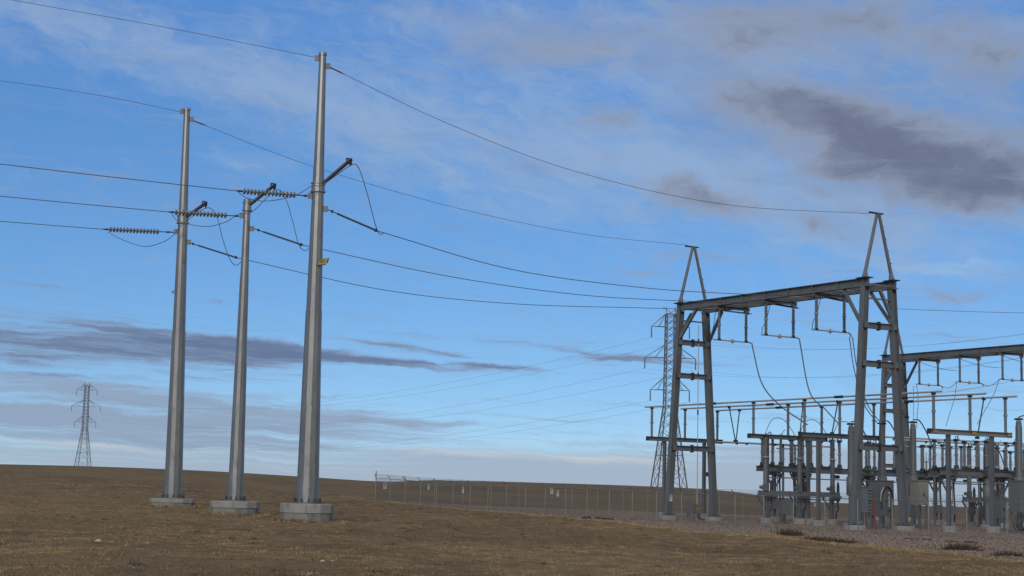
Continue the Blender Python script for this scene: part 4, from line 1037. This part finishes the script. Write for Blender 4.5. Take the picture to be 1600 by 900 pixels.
# ------------------------------------------------------------------ sky
SUN_AZ = R(-167); SUN_EL = R(30)      # azimuth from +Y clockwise: behind the camera, to the left
EXPO = 0.0
w = bpy.data.worlds.new('World'); S.world = w; t = nt(w); N = t.nodes; L = t.links
out = N.new('ShaderNodeOutputWorld'); bg = N.new('ShaderNodeBackground'); L.new(bg.outputs[0], out.inputs[0])
STR = .13; bg.inputs['Strength'].default_value = STR
sky = N.new('ShaderNodeTexSky'); sky.sky_type = 'NISHITA'; sky.sun_disc = False; sky.sun_elevation = SUN_EL; sky.sun_rotation = SUN_AZ
sky.altitude = 900; sky.air_density = .7; sky.dust_density = .1; sky.ozone_density = 6
tc = N.new('ShaderNodeTexCoord'); sep = N.new('ShaderNodeSeparateXYZ'); L.new(tc.outputs['Generated'], sep.inputs[0])
def math_(op, a, b=None, c=None, clamp=False):
    n = N.new('ShaderNodeMath'); n.operation = op; n.use_clamp = clamp
    for i, x in enumerate((a, b, c)):
        if x is None: continue
        if isinstance(x, (int, float)): n.inputs[i].default_value = x
        else: L.new(x, n.inputs[i])
    return n.outputs[0]
az = math_('MULTIPLY', math_('ARCTAN2', sep.outputs['X'], sep.outputs['Y']), F)
el = math_('MULTIPLY', math_('ARCSINE', sep.outputs['Z']), F)
def azel(px, py):
    v = ray(px, py).normalized(); return math.atan2(v.x, v.y)*F, math.asin(v.z)*F
def comb(x, y, z=0.0):
    n = N.new('ShaderNodeCombineXYZ')
    for i, q in enumerate((x, y, z)):
        if isinstance(q, (int, float)): n.inputs[i].default_value = q
        else: L.new(q, n.inputs[i])
    return n.outputs[0]
def snoise(sx, sy, det=6, rough=.6, z=0.0, rot=0.0, dist=0.0):
    c, s = math.cos(rot), math.sin(rot)
    u = math_('MULTIPLY', math_('ADD', math_('MULTIPLY', az, c), math_('MULTIPLY', el, s)), 1/sx)
    v = math_('MULTIPLY', math_('ADD', math_('MULTIPLY', az, -s), math_('MULTIPLY', el, c)), 1/sy)
    n = N.new('ShaderNodeTexNoise'); n.inputs['Scale'].default_value = 1; n.inputs['Detail'].default_value = det; n.inputs['Roughness'].default_value = rough; n.inputs['Distortion'].default_value = dist
    L.new(comb(u, v, z), n.inputs[0]); return n.outputs[0]
CLV = [None, None, 2.2]
def blob(px, py, rx, ry, ang=0.0, gain=1.0):
    """soft elliptical density patch; ang: image tilt (radians, + = descends to the right)"""
    if CLV[0] is not az: CLV[0] = az; CLV[1] = comb(az, el)
    a0, e0 = azel(px, py)
    m = N.new('ShaderNodeMapping'); m.vector_type = 'TEXTURE'; m.inputs['Location'].default_value = (a0, e0, 0); m.inputs['Rotation'].default_value = (0, 0, -(ang+.0227))
    m.inputs['Scale'].default_value = (rx*CLV[2], ry*CLV[2], 1); L.new(CLV[1], m.inputs[0])
    g = N.new('ShaderNodeTexGradient'); g.gradient_type = 'QUADRATIC_SPHERE'; L.new(m.outputs[0], g.inputs[0])
    return (g.outputs['Fac'], gain*1.12)
def addall(xs):
    o = math_('MULTIPLY', xs[0][0], xs[0][1])
    for x in xs[1:]: o = math_('MULTIPLY_ADD', x[0], x[1], o)
    return o
def sstep(x, lo, hi, to=1.0):
    n = N.new('ShaderNodeMapRange'); n.interpolation_type = 'SMOOTHSTEP'; n.inputs[1].default_value = lo; n.inputs[2].default_value = hi; n.inputs[4].default_value = to
    L.new(x, n.inputs[0]); return n.outputs[0]
def over(src, fac, colr):
    n = N.new('ShaderNodeMix'); n.data_type = 'RGBA'; L.new(fac, n.inputs['Factor']); L.new(src, n.inputs['A'])
    if isinstance(colr, tuple): n.inputs['B'].default_value = (*[x/STR for x in colr], 1)
    else: L.new(colr, n.inputs['B'])
    return n.outputs['Result']
def lin(r, g, b): return tuple(((x/255)/12.92 if x < 10 else ((x/255+.055)/1.055)**2.4) for x in (r, g, b))
SKYB = sky.outputs[0]
res = SKYB

# clear-sky tint by elevation (thin blue air of a high plain)
n = N.new('ShaderNodeValToRGB'); e = n.color_ramp.elements
KR = [(0.0,(.50,.52,.56)),(.11,(.58,.61,.63)),(.30,(.60,.67,.67)),(.50,(.62,.74,.75)),(.75,(.66,.83,.85)),(1.0,(.76,.96,1.03))]
while len(e) < len(KR): e.new(.5)
for k, (p, c) in enumerate(KR): e[k].position = p; e[k].color = (*c, 1)
L.new(sstep(el, -20, 800), n.inputs[0])
n.color_ramp.interpolation = 'LINEAR'
mr = N.new('ShaderNodeMapRange'); mr.inputs[1].default_value = 0; mr.inputs[2].default_value = 740; L.new(el, mr.inputs[0]); L.new(mr.outputs[0], n.inputs[0])
mm = N.new('ShaderNodeMix'); mm.data_type = 'RGBA'; mm.blend_type = 'MULTIPLY'; mm.inputs['Factor'].default_value = 1; mm.clamp_result = False
L.new(SKYB, mm.inputs['A']); L.new(n.outputs[0], mm.inputs['B']); res = mm.outputs['Result']
# unseen broken overcast added overhead and behind the camera for neutral, brighter light
dn = N.new('ShaderNodeTexNoise'); dn.inputs['Scale'].default_value = 3.2; dn.inputs['Detail'].default_value = 3; L.new(tc.outputs['Generated'], dn.inputs[0])
dm = math_('MAXIMUM', sstep(el, 850, 1400), sstep(math_('MULTIPLY', sep.outputs['Y'], -1.0), -.55, .1))
res = over(res, math_('MULTIPLY', dm, sstep(dn.outputs[0], .34, .56, .92)), (.60,.585,.55))
# wind-bent coordinates for all cloud layers
az0, el0 = az, el
w1 = snoise(130, 75, 5, .62, 3.1); w2 = snoise(120, 70, 5, .62, 8.7)
az = math_('ADD', az0, math_('MULTIPLY', math_('SUBTRACT', w1, .5), 120)); el = math_('ADD', el0, math_('MULTIPLY', math_('SUBTRACT', w2, .5), 60))
# thin high veil
nz = snoise(330, 60, 5, .62, 1.7, -.22, .4); nz2 = snoise(90, 34, 5, .65, 5.2, -.25)
cv = addall([blob(330, 120, 420, 75, .22, .62), blob(120, 40, 420, 45, .12, .5), blob(640, 245, 240, 60, .3, .45), blob(860, 190, 330, 120, .2, .5), blob(760, 40, 300, 70, .1, .5),
             blob(1400, 380, 320, 85, .05, .62), blob(1250, 250, 330, 110, .1, .55), blob(1450, 60, 380, 110, .1, .65), blob(1080, 60, 260, 70, .1, .5), blob(1030, 260, 300, 50, .15, .5), blob(380, 255, 70, 16, .15, .35)])
cv = math_('MULTIPLY', cv, math_('ADD', .35, math_('MULTIPLY', nz, 1.1)))
cv = math_('ADD', cv, math_('ADD', math_('MULTIPLY', math_('SUBTRACT', nz2, .5), 1.5), math_('MULTIPLY', math_('SUBTRACT', snoise(34, 13, 4, .65, 21.1, -.22), .5), .5)))
res = over(res, sstep(cv, .0, 1.2, .72), lin(154, 177, 208))
# broad grey veil across the top and the right
gv = addall([blob(1390, 225, 230, 75, .15, .8), blob(1120, 170, 100, 34, .05, .45), blob(1330, 30, 330, 70, .0, .75), blob(1120, 60, 170, 50, .05, .6), blob(840, 75, 150, 40, .05, .65), blob(1560, 120, 170, 60, .1, .7), blob(1330, 190, 300, 60, .15, .5), blob(960, 185, 90, 28, 0, .5), blob(1110, 310, 150, 40, .15, .5), blob(830, 262, 130, 34, .15, .42), blob(1450, 300, 260, 60, .1, .45), blob(640, 20, 300, 50, .1, .35), blob(1280, 352, 90, 26, .1, .4)])
gv = math_('ADD', gv, math_('ADD', math_('MULTIPLY', math_('SUBTRACT', snoise(210, 80, 5, .62, 14.2, -.12), .5), 1.1), math_('MULTIPLY', math_('SUBTRACT', snoise(52, 26, 4, .65, 15.5, -.12), .5), 1.1)))
res = over(res, sstep(gv, .1, 1.3, .78), lin(134, 149, 178))
# thin bright streaks
st = addall([blob(1480, 415, 190, 9, .0, .5), blob(1500, 428, 120, 7, .03, .5), blob(800, 300, 260, 22, .16, .35), blob(1060, 300, 200, 20, .1, .45), blob(370, 255, 60, 10, .1, .4)])
st = math_('MULTIPLY', st, math_('ADD', .2, math_('MULTIPLY', snoise(160, 14, 6, .6, 2.2, -.05), 1.3)))
res = over(res, sstep(st, .1, .7, .6), lin(165, 192, 224))
# ragged grey cumulus fragments, sunless undersides
ng = snoise(115, 55, 5, .62, 6.6, -.1); ng2 = snoise(34, 20, 5, .6, 9.4, -.1)
CLV[2] = 2.55
cg = addall([blob(1150, 158, 70, 28, .1, .7), blob(1235, 160, 90, 36, .15, .75), blob(1300, 195, 80, 32, .2, .6), blob(1300, 300, 40, 12, .1, .45), blob(1440, 310, 60, 18, .1, .6), blob(1530, 330, 40, 12, .1, .5), blob(1380, 175, 90, 22, .0, .4), blob(1450, 180, 60, 24, -.1, .3), blob(1350, 210, 110, 42, .22, 1.0), blob(1440, 258, 125, 44, .1, 1.2), blob(1330, 262, 60, 20, .0, .8), blob(1560, 262, 90, 42, .1, 1.1), blob(1520, 300, 55, 20, .2, .8), blob(1590, 296, 40, 12, 0, .5),
             blob(1555, 85, 85, 34, .05, .95), blob(1480, 60, 50, 20, .1, .4), blob(1170, 70, 110, 28, .05, .7), blob(1330, 30, 200, 34, .0, .8), blob(1200, 20, 150, 26, 0, .5), blob(1370, 90, 30, 60, 0, .35),
             blob(960, 182, 52, 15, -.1, .8), blob(820, 75, 120, 26, .05, .68), blob(930, 70, 60, 20, .05, .35), blob(1070, 290, 60, 20, .25, .85), blob(1120, 318, 80, 18, .15, .9), blob(1045, 315, 25, 20, .4, .4), blob(1280, 356, 42, 16, .2, .9), blob(830, 258, 80, 20, .15, .45), blob(940, 236, 50, 10, .1, .4),
             blob(1110, 403, 75, 9, .04, .8), blob(1015, 423, 36, 8, .03, .85), blob(1482, 462, 44, 10, .0, .9), blob(1560, 450, 40, 7, -.1, .45), blob(565, 312, 60, 16, .05, .45), blob(170, 282, 75, 20, .1, .38), blob(1130, 448, 50, 5, .03, .4), blob(1240, 152, 60, 15, .0, .3)])
cg = math_('ADD', math_('MULTIPLY', cg, 1.12), math_('ADD', math_('MULTIPLY', math_('SUBTRACT', ng, .5), 1.5), math_('MULTIPLY', math_('SUBTRACT', ng2, .5), 1.25)))
cm = sstep(cg, .05, 1.5, .96)
tone = over(over(mm.outputs['Result'], sstep(cg, -1, -.5), lin(144, 156, 179)), sstep(cg, .6, 2.4), lin(106, 115, 140))
res = over(res, cm, tone)
CLV[2] = 2.3
# flat stratus bars, low on the left
az = math_('ADD', az0, math_('MULTIPLY', math_('SUBTRACT', w1, .5), 190)); el = math_('ADD', el0, math_('MULTIPLY', math_('SUBTRACT', w2, .5), 26))
ns = snoise(190, 11, 5, .6, 4.4, -.045, .3)
cs = addall([blob(40, 532, 260, 26, .02, 1.0), blob(250, 528, 190, 24, .07, .95), blob(120, 548, 260, 18, .02, .6), blob(430, 541, 140, 9, .09, .85), blob(470, 556, 170, 9, .05, .85), blob(640, 566, 150, 7, .03, .95), blob(770, 573, 70, 4, .02, .8), blob(610, 540, 130, 5, .08, .75), blob(700, 552, 110, 4, .05, .6), blob(350, 566, 130, 5, .03, .6),
             blob(40, 566, 70, 7, .03, .8), blob(80, 586, 140, 6, .03, .8), blob(880, 546, 110, 6, .1, .8), blob(970, 561, 90, 6, .02, .8), blob(1080, 566, 70, 4, .02, .5), blob(340, 470, 16, 5, .1, .7), blob(40, 445, 60, 4, .06, .55), blob(130, 410, 50, 5, .05, .3), blob(410, 592, 60, 3, .05, .6), blob(530, 620, 60, 4, .03, .65), blob(340, 618, 50, 3, .03, .45), blob(640, 515, 20, 3, .05, .5), blob(1540, 605, 90, 13, .04, .75), blob(1490, 525, 70, 5, .1, .5)])
cs = math_('ADD', math_('MULTIPLY', cs, .9), math_('ADD', math_('MULTIPLY', math_('SUBTRACT', ns, .5), 2.2), math_('MULTIPLY', math_('SUBTRACT', snoise(90, 5, 4, .6, 12.4, -.05), .5), 1.2)))
ton2 = over(over(mm.outputs['Result'], sstep(cs, -2, -1.9), lin(132, 153, 184)), sstep(cs, .4, 1.7), lin(100, 116, 148))
res = over(res, sstep(cs, .1, 1.15, .94), ton2)
# hazy layered deck above the horizon
nl = snoise(300, 15, 5, .6, 7.7, -.03, .3); nl2 = snoise(500, 5, 6, .6, 1.1, -.02)
cl = addall([blob(120, 650, 330, 42, .03, .95), blob(430, 660, 190, 20, .05, .75), blob(640, 661, 140, 8, .01, .85), blob(170, 612, 190, 13, .06, .6), blob(300, 690, 400, 22, .03, .6)])
cl = math_('ADD', cl, math_('ADD', math_('MULTIPLY', math_('SUBTRACT', nl, .5), 2.2), math_('MULTIPLY', math_('SUBTRACT', snoise(120, 6, 4, .6, 31.4, -.03), .5), 1.3)))
res = over(res, sstep(cl, .15, 1.1, .9), lin(144, 161, 187))
ch = addall([blob(300, 735, 600, 28, .02, .9), blob(900, 735, 500, 30, .015, .95), blob(1400, 765, 400, 34, .01, .9), blob(1500, 720, 300, 22, .0, .65), blob(1200, 700, 300, 12, .0, .5)])
ch = math_('ADD', ch, math_('MULTIPLY', math_('SUBTRACT', nl2, .5), 1.1))
res = over(res, sstep(ch, .25, .9, .85), lin(160, 175, 195))
cc = addall([blob(700, 707, 200, 8, .03, .7), blob(150, 697, 260, 7, .01, .7), blob(950, 716, 160, 7, .02, .7), blob(1230, 722, 140, 5, .02, .5), blob(500, 735, 400, 4, .02, .5)])
cc = math_('ADD', cc, math_('MULTIPLY', math_('SUBTRACT', nl, .5), .8))
res = over(res, sstep(cc, .25, .95, .75), lin(204, 205, 205))
L.new(res, bg.inputs['Color'])
sl = bpy.data.lights.new('sun', 'SUN'); sl.energy = 1.5; sl.angle = R(16); sl.color = (1, .93, .84)
so = bpy.data.objects.new('sun', sl); C.objects.link(so)
sd = Vector((math.sin(SUN_AZ)*math.cos(SUN_EL), math.cos(SUN_AZ)*math.cos(SUN_EL), math.sin(SUN_EL)))
so.rotation_euler = sd.to_track_quat('Z', 'Y').to_euler(); so.location = (-40, -40, 60)
S.view_settings.view_transform = 'Standard'; S.view_settings.look = 'None'; S.view_settings.gamma = 1; S.view_settings.use_curve_mapping = False
S.view_settings.exposure = EXPO
S.render.engine = 'CYCLES'; S.cycles.max_bounces = 6; S.cycles.use_denoising = True
